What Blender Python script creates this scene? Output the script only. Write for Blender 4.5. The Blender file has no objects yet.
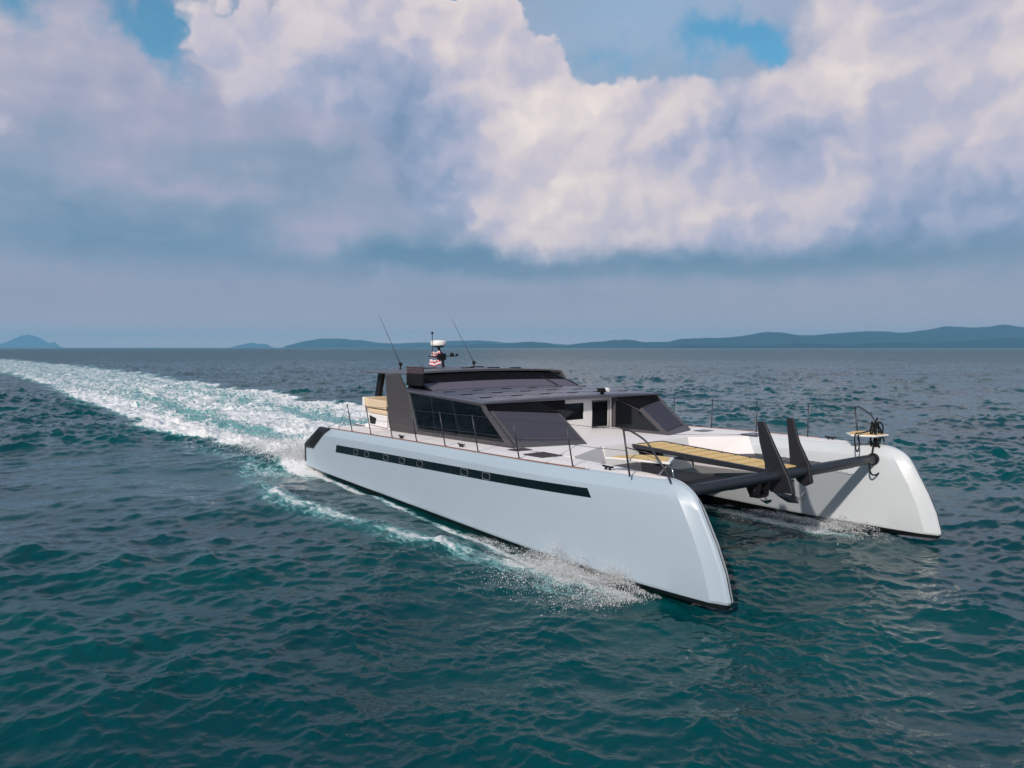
import bpy, bmesh, math, random
import numpy as np
from mathutils import Vector, Matrix
random.seed(7)
rng = np.random.default_rng(11)
PI = math.pi
SC = bpy.context.scene
COL = SC.collection

# ------------------------------------------------------------------ camera
CAM_H = 4.75
FPX = 720.0
cam_d = bpy.data.cameras.new('camera')
cam = bpy.data.objects.new('camera', cam_d)
COL.objects.link(cam)
cam.location = (0, 0, CAM_H)
pitch = math.atan(36.5 / FPX)
cam.rotation_euler = (PI / 2 - pitch, 0, 0)
cam_d.sensor_width = 36.0
cam_d.lens = 36.0 * FPX / 1024.0
cam_d.clip_start = 0.1
cam_d.clip_end = 60000
SC.camera = cam

# ------------------------------------------------------------------ boat frame (metres, X = forward, Y = port, Z = up)
YAW = math.radians(-54.06)
ORG = Vector((-4.33, 31.49, 0.0))
FV = Vector((math.cos(YAW), math.sin(YAW), 0))
PV = Vector((-math.sin(YAW), math.cos(YAW), 0))

# ------------------------------------------------------------------ sun, exposure
s_boat = Vector((0.45, -0.89, 0)).normalized()
SUN_EL = math.radians(33)
s_w = FV * s_boat.x + PV * s_boat.y
s_dir = Vector((s_w.x * math.cos(SUN_EL), s_w.y * math.cos(SUN_EL), math.sin(SUN_EL)))
sun_d = bpy.data.lights.new('sun', 'SUN')
sun_d.energy = 3.6
sun_d.angle = math.radians(1.2)
sun_d.color = (1.0, 0.90, 0.82)
sun = bpy.data.objects.new('sun', sun_d)
sun.rotation_euler = s_dir.to_track_quat('Z', 'Y').to_euler()
COL.objects.link(sun)
SC.view_settings.view_transform = 'Standard'
SC.view_settings.look = 'None'
SC.view_settings.exposure = 0.0
SC.view_settings.gamma = 1.0
SC.view_settings.use_curve_mapping = False


def lin(r, g, b):
    def f(c):
        c = c / 255.0
        return c / 12.92 if c <= 0.04045 else ((c + 0.055) / 1.055) ** 2.4
    return (f(r), f(g), f(b), 1.0)


# ------------------------------------------------------------------ node expression helper
class NG:
    def __init__(s, nt):
        s.nt = nt

    def node(s, t, **kw):
        n = s.nt.nodes.new(t)
        for k, v in kw.items():
            setattr(n, k, v)
        return n

    def put(s, sock, v):
        if isinstance(v, (int, float)):
            sock.default_value = v
        elif isinstance(v, (tuple, list)):
            sock.default_value = v
        else:
            s.nt.links.new(v, sock)

    def m(s, op, a, b=None, c=None, clamp=False):
        n = s.node('ShaderNodeMath', operation=op, use_clamp=clamp)
        s.put(n.inputs[0], a)
        if b is not None: s.put(n.inputs[1], b)
        if c is not None: s.put(n.inputs[2], c)
        return n.outputs[0]

    def add(s, *a):
        r = a[0]
        for x in a[1:]: r = s.m('ADD', r, x)
        return r

    def mul(s, *a):
        r = a[0]
        for x in a[1:]: r = s.m('MULTIPLY', r, x)
        return r

    def sub(s, a, b): return s.m('SUBTRACT', a, b)

    def vec(s, x, y, z):
        n = s.node('ShaderNodeCombineXYZ')
        s.put(n.inputs[0], x); s.put(n.inputs[1], y); s.put(n.inputs[2], z)
        return n.outputs[0]

    def sep(s, v):
        n = s.node('ShaderNodeSeparateXYZ'); s.put(n.inputs[0], v)
        return n.outputs

    def noise(s, v, scale, detail=4, rough=0.5, dist=0.0, kind='FBM'):
        n = s.node('ShaderNodeTexNoise')
        n.noise_dimensions = '3D'
        if kind != 'FBM': n.noise_type = kind
        s.put(n.inputs['Vector'], v)
        n.inputs['Scale'].default_value = scale
        n.inputs['Detail'].default_value = detail
        n.inputs['Roughness'].default_value = rough
        n.inputs['Distortion'].default_value = dist
        return n.outputs[0]

    def step(s, v, a, b, lo=0.0, hi=1.0):
        n = s.node('ShaderNodeMapRange', interpolation_type='SMOOTHSTEP')
        s.put(n.inputs[0], v)
        for i, x in enumerate((a, b, lo, hi)): s.put(n.inputs[i + 1], x)
        return n.outputs[0]

    def ramp(s, v, stops):
        n = s.node('ShaderNodeValToRGB')
        el = n.color_ramp.elements
        el[0].position, el[0].color = stops[0]
        el[1].position, el[1].color = stops[-1]
        for p, c in stops[1:-1]:
            e = el.new(p); e.color = c
        s.put(n.inputs[0], v)
        return n.outputs[0]

    def mix(s, f, a, b, blend='MIX'):
        n = s.node('ShaderNodeMix', data_type='RGBA', blend_type=blend)
        s.put(n.inputs[0], f); s.put(n.inputs[6], a); s.put(n.inputs[7], b)
        return n.outputs[2]


# ------------------------------------------------------------------ world: sky with clouds
def make_world():
    w = bpy.data.worlds.new('World')
    SC.world = w
    w.use_nodes = True
    nt = w.node_tree
    nt.nodes.clear()
    g = NG(nt)
    tc = g.node('ShaderNodeTexCoord')
    d = tc.outputs['Generated']
    x, y, z = g.sep(d)[:3]
    az = g.m('ARCTAN2', x, y)
    el = g.m('ARCSINE', z)
    # the coordinates are plain azimuth and elevation, in radians
    p0 = g.vec(az, g.mul(el, 1.0), 0.0)
    # domain warps: broad and billowy
    w1 = g.noise(p0, 5.0, 2, 0.5)
    w2 = g.noise(g.vec(g.add(az, 7.3), el, 2.0), 5.0, 2, 0.5)
    w3 = g.noise(g.vec(az, el, 5.0), 22.0, 3, 0.55)
    w4 = g.noise(g.vec(g.add(az, 3.1), el, 9.0), 22.0, 3, 0.55)
    wu = g.add(az, g.mul(g.sub(w1, 0.5), 0.10), g.mul(g.sub(w3, 0.5), 0.045))
    wv = g.add(el, g.mul(g.sub(w2, 0.5), 0.06), g.mul(g.sub(w4, 0.5), 0.040))

    def A(px): return math.atan((px - 512) / FPX)

    def E(py, px=512): return math.atan((347.5 - py) / FPX * math.cos(A(px)))

    def blob(px, py, rx, ry, amp, uu=None, vv=None, pw=1.0, rot=0.0):
        uu = wu if uu is None else uu
        vv = wv if vv is None else vv
        dx = g.sub(uu, A(px)); dy = g.sub(vv, E(py, px))
        if rot:
            c, s_ = math.cos(rot), math.sin(rot)
            dx, dy = g.add(g.mul(dx, c), g.mul(dy, s_)), g.sub(g.mul(dy, c), g.mul(dx, s_))
        dx = g.m('DIVIDE', dx, rx / FPX); dy = g.m('DIVIDE', dy, ry / FPX)
        q = g.add(g.mul(dx, dx), g.mul(dy, dy))
        return g.mul(g.m('EXPONENT', g.mul(q, -1.0)), amp)

    # --- billow texture: inverted smooth voronoi, seen twice for the relief of the big puffs
    def billow(du, dv, scales):
        uu = g.add(az, g.mul(g.sub(w3, 0.5), 0.050), g.mul(g.sub(w1, 0.5), 0.06), du)
        vv = g.add(el, g.mul(g.sub(w4, 0.5), 0.050), g.mul(g.sub(w2, 0.5), 0.05), dv)
        tot = None
        for sc, am in scales:
            n = g.node('ShaderNodeTexVoronoi', feature='SMOOTH_F1')
            g.put(n.inputs['Vector'], g.vec(uu, g.mul(vv, 1.15), sc * 0.13))
            n.inputs['Scale'].default_value = sc
            n.inputs['Smoothness'].default_value = 0.35
            t = g.mul(g.sub(1.0, n.outputs['Distance']), am)
            tot = t if tot is None else g.add(tot, t)
        return tot
    SC1 = ((9.0, 0.46), (20.0, 0.30), (44.0, 0.16), (90.0, 0.08))
    b0 = billow(0.0, 0.0, SC1)
    SC2 = ((9.0, 0.56), (20.0, 0.30), (44.0, 0.14))
    relief = g.mul(g.sub(billow(0.0, 0.0, SC2), billow(-0.016, 0.018, SC2)), 3.0)
    fine = g.noise(g.vec(az, el, 1.0), 14.0, 6, 0.55)
    fine2 = g.noise(g.vec(g.add(az, g.mul(g.sub(w3, 0.5), 0.05)), el, 4.0), 18.0, 8, 0.60)
    broad = g.noise(g.vec(az, g.mul(el, 2.2), 3.0), 4.0, 4, 0.5)
    streak = g.noise(g.vec(az, g.mul(el, 5.0), 6.0), 5.0, 5, 0.5, 0.4)

    # --- cumulus body density
    dens = None
    for a in ((330, 40, 120, 62, 1.05), (270, 75, 70, 45, 0.5), (430, 60, 100, 85, 0.9), (490, 25, 45, 40, 0.5), (540, 110, 50, 40, 0.6), (548, 72, 30, 30, 1.0), (610, 98, 26, 20, 0.8), (668, 100, 30, 18, 0.7), (640, 120, 45, 26, 0.5), (740, 115, 60, 26, 0.4),
              (520, 170, 150, 80, 0.95), (640, 190, 150, 70, 1.0), (790, 160, 130, 75, 0.9),
              (880, 80, 110, 95, 1.0), (1000, 60, 110, 90, 1.0), (800, 15, 70, 30, 0.45), (930, 190, 120, 50, 0.6), (560, 225, 200, 35, 0.6), (780, 225, 170, 30, 0.5),
              (1180, 60, 160, 130, 0.8), (-200, 60, 160, 120, 0.6)):
        t = blob(*a)
        dens = t if dens is None else g.add(dens, t)
    notch = g.add(blob(615, 25, 85, 62, -1.3), blob(710, 50, 55, 36, -0.8), blob(768, 52, 26, 18, -0.8), blob(975, -10, 34, 14, -1.2), blob(425, -10, 60, 13, -1.1))
    dens = g.add(dens, notch)
    base = g.step(wv, E(262), E(236))
    edge = g.add(dens, g.mul(g.sub(b0, 0.58), 1.9), g.mul(g.sub(fine, 0.5), 0.9))
    soft = g.add(0.22, blob(330, 170, 190, 80, 0.9), blob(790, 40, 80, 60, 0.9), blob(960, 210, 160, 60, 0.7), blob(430, 235, 120, 22, 0.5), blob(650, 95, 110, 26, 0.30))
    cum = g.mul(g.m('MINIMUM', g.step(edge, 0.30, g.add(0.30, soft)), 1.0), base)
    veil = g.mul(g.step(edge, -0.25, 0.5), base)

    # --- cumulus shading
    rim = g.sub(1.0, g.step(edge, 0.35, 0.95))
    lit = g.add(0.50, g.m('MAXIMUM', g.m('MINIMUM', g.mul(relief, 0.32), 0.15), -0.13), g.mul(g.sub(fine2, 0.5), 0.36), g.mul(g.sub(broad, 0.5), 0.30), g.mul(rim, 0.12),
                blob(300, 40, 130, 55, 0.20), blob(560, 120, 70, 60, 0.30), blob(520, 210, 120, 50, 0.24), blob(470, 75, 60, 60, 0.14), blob(650, 120, 80, 35, 0.14),
                blob(700, 205, 160, 40, 0.18), blob(850, 60, 60, 60, 0.26), blob(930, 140, 60, 50, 0.20), blob(1000, 40, 60, 50, 0.24), blob(450, 30, 50, 60, 0.14),
                blob(400, 130, 70, 60, -0.30), blob(330, 120, 110, 50, -0.16), blob(380, 200, 90, 60, -0.36), blob(760, 150, 110, 24, -0.20), blob(930, 40, 30, 60, -0.16),
                blob(960, 215, 120, 45, -0.36), blob(880, 255, 150, 20, -0.3))
    cumcol = g.ramp(lit, [(0.0, lin(120, 146, 178)), (0.25, lin(150, 165, 194)), (0.5, lin(184, 185, 206)), (0.72, lin(213, 204, 211)), (0.9, lin(228, 217, 216)), (1.0, lin(238, 228, 222))])

    # --- back layer: hazy grey-blue sheet with darker belly streaks
    back = g.add(0.50, g.mul(g.sub(broad, 0.5), 0.50), g.mul(g.sub(streak, 0.5), 0.45), g.mul(g.sub(fine, 0.5), 0.16), g.mul(veil, 0.10), g.mul(relief, 0.10),
                 blob(80, 95, 180, 75, 0.22), blob(60, 25, 90, 50, 0.12), blob(150, 110, 90, 40, 0.14), blob(320, 235, 48, 20, 0.40), blob(200, 190, 80, 11, 0.28), blob(60, 285, 130, 20, 0.16),
                 blob(150, 240, 230, 26, -0.30), blob(60, 180, 160, 40, -0.12), blob(230, 165, 170, 40, -0.08),
                 blob(680, 262, 330, 12, -0.46), blob(470, 262, 90, 14, -0.30), blob(950, 215, 160, 40, -0.22), blob(900, 290, 260, 18, 0.20),
                 blob(640, 40, 130, 70, 0.06))
    backcol = g.ramp(back, [(0.0, lin(106, 140, 168)), (0.3, lin(127, 152, 178)), (0.5, lin(146, 161, 185)), (0.7, lin(164, 168, 192)), (0.9, lin(180, 179, 198)), (1.0, lin(194, 187, 200))])
    backcol = g.mix(g.mul(blob(640, 30, 150, 70, 1.0), 0.80), backcol, lin(152, 180, 210))
    # low haze band above the horizon
    hzcol = g.mix(g.step(az, A(100), A(800)), lin(162, 158, 177), lin(164, 164, 177))
    hzcol = g.mix(g.step(el, E(300), E(330)), hzcol, lin(184, 170, 177))
    hzcol = g.mix(g.step(el, E(325), E(347)), hzcol, lin(215, 193, 184))
    backcol = g.mix(g.add(g.mul(g.step(el, E(250), E(315)), 0.75), g.mul(g.step(el, E(310), E(335)), 0.25)), backcol, hzcol)

    # --- clear sky seen through the gaps (Nishita)
    sky = g.node('ShaderNodeTexSky', sky_type='NISHITA')
    sky.sun_disc = False
    sky.sun_elevation = SUN_EL
    sky.sun_rotation = math.atan2(s_w.x, s_w.y)
    sky.altitude = 0
    sky.air_density = 1.0
    sky.dust_density = 0.6
    sky.ozone_density = 2.0
    nish = g.mix(1.0, sky.outputs[0], (0.050, 0.128, 0.130, 1.0), 'MULTIPLY')
    gap = g.add(blob(190, 22, 50, 36, 0.9), blob(150, 30, 30, 30, 0.4), blob(45, 25, 26, 24, 0.6), blob(183, 55, 16, 24, 0.7), blob(768, 54, 20, 20, 1.0), blob(725, 38, 42, 12, 0.8), blob(978, 0, 30, 9, 1.3), blob(415, 1, 60, 7, 1.3),
                blob(690, 95, 20, 30, 0.55), blob(640, 60, 90, 40, 0.35))
    gapm = g.mul(g.step(el, E(170), E(110)), g.step(g.add(gap, g.mul(g.sub(fine, 0.5), 2.0), g.mul(g.sub(fine2, 0.5), 1.0), g.mul(g.sub(b0, 0.58), -0.8)), 0.25, 1.15), 0.85)
    backcol = g.mix(gapm, backcol, nish)
    # high above and behind the camera: broken cloud with blue between
    col = g.mix(cum, backcol, cumcol)
    high = g.step(el, 0.46, 0.66)
    hicol = g.mix(g.step(g.noise(d, 2.2, 5, 0.55), 0.42, 0.66), nish, lin(128, 152, 170))
    col = g.mix(high, col, hicol)
    behind = g.step(y, -0.05, -0.4)
    becol = g.mix(g.step(g.noise(g.vec(x, y, g.mul(z, 2.0)), 3.0, 5, 0.55), 0.36, 0.62), lin(150, 168, 196), lin(214, 205, 204))
    col = g.mix(behind, col, becol)
    # below the horizon
    col = g.mix(g.step(el, -0.02, -0.05), col, lin(60, 90, 105))
    bg = g.node('ShaderNodeBackground')
    g.put(bg.inputs[0], col)
    bg.inputs[1].default_value = 1.0
    out = g.node('ShaderNodeOutputWorld')
    nt.links.new(bg.outputs[0], out.inputs[0])
    w.cycles.sampling_method = 'MANUAL'
    w.cycles.sample_map_resolution = 512


make_world()


# ------------------------------------------------------------------ materials
def material(name, color, rough=0.5, metal=0.0, var=0.06, vscale=3.0, spec=0.5, coat=0.0, bump=0.0, bscale=40.0):
    m = bpy.data.materials.new(name)
    m.use_nodes = True
    nt = m.node_tree
    g = NG(nt)
    b = nt.nodes['Principled BSDF']
    tc = g.node('ShaderNodeTexCoord')
    n = g.noise(tc.outputs['Object'], vscale, 5, 0.6)
    c1 = tuple(max(0, c * (1 - var)) for c in color[:3]) + (1,)
    c2 = tuple(min(1, c * (1 + var)) for c in color[:3]) + (1,)
    g.put(b.inputs['Base Color'], g.mix(n, c1, c2))
    g.put(b.inputs['Roughness'], g.add(rough - 0.05, g.mul(n, 0.10)))
    b.inputs['Metallic'].default_value = metal
    b.inputs['Specular IOR Level'].default_value = spec
    b.inputs['Coat Weight'].default_value = coat
    if bump:
        bn = g.node('ShaderNodeBump')
        bn.inputs['Strength'].default_value = bump
        bn.inputs['Distance'].default_value = 0.01
        g.put(bn.inputs['Height'], g.noise(tc.outputs['Object'], bscale, 4, 0.6))
        g.put(b.inputs['Normal'], bn.outputs[0])
    return m


def hull_paint(name, colr):
    m = material(name, colr, 0.36, 0, 0.04, 0.7, 0.5, 0.12)
    nt = m.node_tree
    g = NG(nt)
    b = nt.nodes['Principled BSDF']
    geo = g.node('ShaderNodeNewGeometry')
    z = g.sep(geo.outputs['Position'])[2]
    src = b.inputs['Base Color'].links[0].from_socket
    tc = g.node('ShaderNodeTexCoord')
    # thin grime and salt runs down the topsides
    ox, oy, oz = g.sep(tc.outputs['Object'])[:3]
    runs = g.noise(g.vec(g.mul(ox, 6.0), oy, g.mul(oz, 0.5)), 1.0, 4, 0.6)
    col = g.mix(g.mul(g.step(runs, 0.55, 0.8), 0.16), src, (0.40, 0.43, 0.43, 1))
    # black antifouling below the boot line
    col = g.mix(g.step(z, 0.050, 0.062), (0.012, 0.013, 0.014, 1), col)
    g.put(b.inputs['Base Color'], col)
    return m


def glass_mat(name, tint, trans):
    m = bpy.data.materials.new(name)
    m.use_nodes = True
    nt = m.node_tree
    nt.nodes.clear()
    g = NG(nt)
    tr = g.node('ShaderNodeBsdfTransparent'); tr.inputs[0].default_value = tint + (1,)
    gl = g.node('ShaderNodeBsdfGlossy'); gl.inputs['Roughness'].default_value = 0.03
    gl.inputs[0].default_value = (0.9, 0.95, 1, 1)
    df = g.node('ShaderNodeBsdfDiffuse'); df.inputs[0].default_value = (0.01, 0.013, 0.016, 1)
    m1 = g.node('ShaderNodeMixShader'); m1.inputs[0].default_value = 1 - trans
    nt.links.new(tr.outputs[0], m1.inputs[1]); nt.links.new(df.outputs[0], m1.inputs[2])
    fr = g.node('ShaderNodeFresnel'); fr.inputs[0].default_value = 1.45
    m2 = g.node('ShaderNodeMixShader')
    nt.links.new(fr.outputs[0], m2.inputs[0])
    nt.links.new(m1.outputs[0], m2.inputs[1]); nt.links.new(gl.outputs[0], m2.inputs[2])
    o = g.node('ShaderNodeOutputMaterial')
    nt.links.new(m2.outputs[0], o.inputs[0])
    return m


def net_mat():
    m = bpy.data.materials.new('net')
    m.use_nodes = True
    nt = m.node_tree
    nt.nodes.clear()
    g = NG(nt)
    tc = g.node('ShaderNodeTexCoord')
    n = g.noise(tc.outputs['Object'], 9.0, 3, 0.6)
    tr = g.node('ShaderNodeBsdfTransparent')
    df = g.node('ShaderNodeBsdfDiffuse')
    g.put(df.inputs[0], g.mix(n, (0.022, 0.023, 0.030, 1), (0.050, 0.050, 0.060, 1)))
    # woven cord mesh: the flatter one looks across it, the more the cords close up
    geo = g.node('ShaderNodeNewGeometry')
    dp = g.node('ShaderNodeVectorMath', operation='DOT_PRODUCT')
    g.put(dp.inputs[0], geo.outputs['Incoming']); g.put(dp.inputs[1], geo.outputs['Normal'])
    cosv = g.m('MAXIMUM', g.m('ABSOLUTE', dp.outputs['Value']), 0.08)
    cover = g.sub(1.0, g.m('POWER', 0.70, g.m('DIVIDE', 1.0, cosv)))
    ms = g.node('ShaderNodeMixShader')
    g.put(ms.inputs[0], cover)
    nt.links.new(tr.outputs[0], ms.inputs[1]); nt.links.new(df.outputs[0], ms.inputs[2])
    o = g.node('ShaderNodeOutputMaterial')
    nt.links.new(ms.outputs[0], o.inputs[0])
    return m


M = dict(
    hull=hull_paint('hull_paint', (0.365, 0.45, 0.52)),
    hull_in=hull_paint('hull_inner_pale', (0.54, 0.58, 0.60)),
    matte=material('matte_black', (0.006, 0.006, 0.008), 0.8, 0, 0.2, 3.0, 0.05),
    deck=material('deck_paint', (0.86, 0.81, 0.80), 0.6, 0, 0.05, 2.0, 0.3, 0, 0.15, 120),
    white=material('white_gelcoat', (0.74, 0.73, 0.72), 0.35, 0, 0.04, 2.0),
    carbon=material('dark_carbon', (0.018, 0.020, 0.025), 0.38, 0, 0.25, 4.0),
    beam=material('beam_carbon', (0.020, 0.023, 0.030), 0.42, 0, 0.2, 3.0),
    fin=material('fin_paint', (0.011, 0.012, 0.017), 0.5, 0, 0.2, 5.0),
    grey=material('grey_panel', (0.058, 0.053, 0.056), 0.5, 0, 0.10, 2.5, 0.4, 0, 0.15, 60),
    frame=material('grey_frame', (0.072, 0.068, 0.075), 0.45, 0, 0.08, 2.5),
    roof=material('roof_grey', (0.085, 0.086, 0.115), 0.36, 0, 0.16, 1.3),
    toproof=material('top_roof_grey', (0.085, 0.09, 0.108), 0.42, 0, 0.15, 1.3),
    solar=material('solar_cell', (0.060, 0.066, 0.112), 0.26, 0, 0.2, 2.0, 0.6),
    black=material('black_plastic', (0.008, 0.008, 0.009), 0.5, 0, 0.2, 8.0, 0.25),
    brown=material('brown_vent', (0.060, 0.035, 0.036), 0.5, 0, 0.25, 8.0),
    mauve=material('mesh_shade', (0.045, 0.046, 0.066), 0.75, 0, 0.12, 5.0, 0.3, 0, 0.3, 200),
    bulwark=material('mauve_panel', (0.11, 0.095, 0.125), 0.6, 0, 0.2, 4.0, 0.3, 0),
    hatch=material('hatch_smoked', (0.055, 0.040, 0.045), 0.18, 0, 0.2, 4.0, 0.6),
    teak=material('teak_deck', (0.72, 0.50, 0.22), 0.7, 0, 0.25, 10.0, 0.3),
    rail=material('toe_rail_teak', (0.26, 0.13, 0.085), 0.6, 0, 0.25, 6.0),
    tan=material('tan_upholstery', (0.64, 0.51, 0.35), 0.8, 0, 0.08, 5.0, 0.2),
    steel=material('stainless', (0.45, 0.46, 0.48), 0.22, 1.0, 0.08, 5.0),
    galv=material('galvanised', (0.24, 0.24, 0.25), 0.5, 0.7, 0.3, 14.0),
    wire=material('wire_dark', (0.05, 0.052, 0.06), 0.4, 0.5, 0.1, 5.0),
    rope=material('black_rope', (0.012, 0.012, 0.013), 0.9, 0, 0.3, 60.0, 0.2),
    radar=material('radar_white', (0.78, 0.77, 0.76), 0.35, 0, 0.03, 5.0),
    red=material('flag_red', (0.55, 0.03, 0.07), 0.8, 0, 0.1, 5.0, 0.2),
    pinkw=material('flag_white', (0.80, 0.66, 0.68), 0.8, 0, 0.05, 5.0, 0.2),
    wood=material('interior_beige', (0.50, 0.42, 0.34), 0.6, 0, 0.15, 3.0),
    strip=material('strip_glass', (0.004, 0.011, 0.015), 0.25, 0, 0.2, 3.0, 0.12),
    port=material('porthole_rim', (0.20, 0.21, 0.225), 0.35, 0.3, 0.1, 3.0),
    glass=glass_mat('cabin_glass', (0.86, 0.93, 0.95), 0.90),
    darkglass=glass_mat('dark_glass', (0.2, 0.25, 0.28), 0.35),
    net=net_mat(),
    mottle=material('dark_mottled', (0.07, 0.068, 0.07), 0.9, 0, 0.6, 22.0, 0.1),
    blackglass=material('black_glass', (0.006, 0.007, 0.009), 0.22, 0, 0.2, 3.0, 0.18),
)

# ------------------------------------------------------------------ mesh helpers


def link(name, bm, mat, parent=None, smooth=False, bevel=0.0, label=None, segs=2):
    me = bpy.data.meshes.new(name)
    bmesh.ops.recalc_face_normals(bm, faces=bm.faces[:])
    bm.to_mesh(me); bm.free()
    o = bpy.data.objects.new(name, me)
    COL.objects.link(o)
    for mm in (mat if isinstance(mat, (list, tuple)) else [mat]):
        me.materials.append(mm)
    if smooth:
        for p in me.polygons: p.use_smooth = True
    if bevel:
        mo = o.modifiers.new('bevel', 'BEVEL')
        mo.width = bevel; mo.segments = segs; mo.limit_method = 'ANGLE'; mo.angle_limit = math.radians(35)
        for p in me.polygons: p.use_smooth = True
        mo.harden_normals = True
    if parent is not None: o.parent = parent
    if label: o['label'] = label
    return o


def tag(o, label, cat, group=None, kind=None):
    if label: o['label'] = label
    if cat: o['category'] = cat
    if group: o['group'] = group
    if kind: o['kind'] = kind
    return o


def add_hexa(bm, p):
    """p: 8 points, bottom 4 then top 4"""
    v = [bm.verts.new(Vector(q)) for q in p]
    for f in ((3, 2, 1, 0), (4, 5, 6, 7), (0, 1, 5, 4), (1, 2, 6, 5), (2, 3, 7, 6), (3, 0, 4, 7)):
        bm.faces.new([v[i] for i in f])
    return v


def add_box(bm, x0, x1, y0, y1, z0, z1):
    return add_hexa(bm, [(x0, y0, z0), (x1, y0, z0), (x1, y1, z0), (x0, y1, z0), (x0, y0, z1), (x1, y0, z1), (x1, y1, z1), (x0, y1, z1)])


def add_slab(bm, pts, thick):
    """polygon (list of 3D points) extruded by thick (vector)"""
    t = Vector(thick)
    a = [bm.verts.new(Vector(p)) for p in pts]
    b = [bm.verts.new(Vector(p) + t) for p in pts]
    bm.faces.new(a); bm.faces.new(b[::-1])
    n = len(pts)
    for i in range(n):
        bm.faces.new((a[i], a[(i + 1) % n], b[(i + 1) % n], b[i]))


def add_tube(bm, pts, r, seg=8, r2=None, closed=False):
    pts = [Vector(p) for p in pts]
    n = len(pts)
    rings = []
    up = Vector((0.123, 0.31, 0.94)).normalized()
    for i, p in enumerate(pts):
        if closed:
            t = (pts[(i + 1) % n] - pts[i - 1]).normalized()
        else:
            t = (pts[min(i + 1, n - 1)] - pts[max(i - 1, 0)]).normalized()
        a = t.cross(up)
        if a.length < 1e-3: a = t.cross(Vector((1, 0, 0)))
        a.normalize()
        b = t.cross(a)
        rr = r if r2 is None else r + (r2 - r) * i / (n - 1)
        rings.append([bm.verts.new(p + (a * math.cos(2 * PI * k / seg) + b * math.sin(2 * PI * k / seg)) * rr) for k in range(seg)])
    for i in range(n if closed else n - 1):
        A_, B_ = rings[i], rings[(i + 1) % n]
        for k in range(seg):
            bm.faces.new((A_[k], A_[(k + 1) % seg], B_[(k + 1) % seg], B_[k]))
    if not closed:
        bm.faces.new(rings[0][::-1]); bm.faces.new(rings[-1])


def smooth_path(pts, n=6):
    """Catmull-Rom through the points"""
    P_ = [Vector(p) for p in pts]
    P_ = [P_[0] * 2 - P_[1]] + P_ + [P_[-1] * 2 - P_[-2]]
    out = []
    for i in range(1, len(P_) - 2):
        for k in range(n):
            t = k / n
            a, b, c, d = P_[i - 1], P_[i], P_[i + 1], P_[i + 2]
            out.append(0.5 * ((2 * b) + (c - a) * t + (2 * a - 5 * b + 4 * c - d) * t * t + (3 * b - a - 3 * c + d) * t ** 3))
    out.append(P_[-2])
    return out


def add_lathe(bm, prof, c, seg=20):
    c = Vector(c)
    rings = []
    for r, z in prof:
        rings.append([bm.verts.new(c + Vector((r * math.cos(2 * PI * k / seg), r * math.sin(2 * PI * k / seg), z))) for k in range(seg)])
    for a, b in zip(rings[:-1], rings[1:]):
        for k in range(seg):
            bm.faces.new((a[k], a[(k + 1) % seg], b[(k + 1) % seg], b[k]))
    bm.faces.new(rings[0][::-1]); bm.faces.new(rings[-1])


# ================================================================== THE SEA
def make_tile(L, N, lmin, lmax, rms, wind, seed, spread=2.0):
    r = np.random.default_rng(seed)
    k1 = np.fft.fftfreq(N, d=L / N) * 2 * np.pi
    kx, ky = np.meshgrid(k1, k1, indexing='ij')
    k = np.hypot(kx, ky); k[0, 0] = 1
    c = (kx * math.cos(wind) + ky * math.sin(wind)) / k
    S = k ** -3.6 * (0.15 + np.abs(c) ** spread)
    S *= np.where(c < 0, 0.35, 1.0)
    lo, hi = 2 * np.pi / lmax, 2 * np.pi / lmin
    S *= np.exp(-(lo / k) ** 4) * np.exp(-(k / hi) ** 4)
    S[0, 0] = 0
    h = np.sqrt(S) * (r.normal(size=k.shape) + 1j * r.normal(size=k.shape))
    z = np.fft.ifft2(h)
    zz = z.real
    f = rms / zz.std()
    dx = np.fft.ifft2(1j * kx / k * h).real * f
    dy = np.fft.ifft2(1j * ky / k * h).real * f
    return (L, N, (zz * f).astype(np.float32), dx.astype(np.float32), dy.astype(np.float32))


def sample(tile, x, y, rot=0.0):
    L, N, z, dx, dy = tile
    c, s = math.cos(rot), math.sin(rot)
    u = ((x * c + y * s) / L * N) % N
    v = ((-x * s + y * c) / L * N) % N
    i = np.floor(u).astype(int); j = np.floor(v).astype(int)
    fu = u - i; fv = v - j
    i %= N; j %= N
    i2 = (i + 1) % N; j2 = (j + 1) % N
    out = []
    for a in (z, dx, dy):
        out.append(a[i, j] * (1 - fu) * (1 - fv) + a[i2, j] * fu * (1 - fv) + a[i, j2] * (1 - fu) * fv + a[i2, j2] * fu * fv)
    zz, a, b = out
    return zz, a * c - b * s, a * s + b * c


def sstep(x, a, b):
    t = np.clip((x - a) / (b - a), 0, 1)
    return t * t * (3 - 2 * t)


WAKE_X = np.array([-400, -171, -125, -99, -73, -55, -42, -32, -21.6, -12.8, -5.3, 0.4])
WAKE_N = np.array([-30.0, -18.0, -13.4, -11.2, -9.9, -9.2, -8.5, -7.9, -7.4, -6.5, -5.7, -5.2])
WAKE_FX = np.array([-400, -354, -317, -232, -173, -88, -58, -31, -21, 0])
WAKE_F = np.array([-20.0, -11, -5.0, 2.4, 7.0, 9.2, 9.7, 9.8, 10.0, 6.5])
CREST_X = np.array([-3, -0.1, 4.0, 5.8, 7.4, 9.8, 11.9, 12.8, 14.2, 15.5, 16.7, 17.9, 18.8])
CREST_Y = np.array([-6.4, -6.9, -7.6, -7.8, -7.7, -7.2, -6.6, -6.2, -5.9, -5.6, -5.45, -5.2, -4.9])


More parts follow.
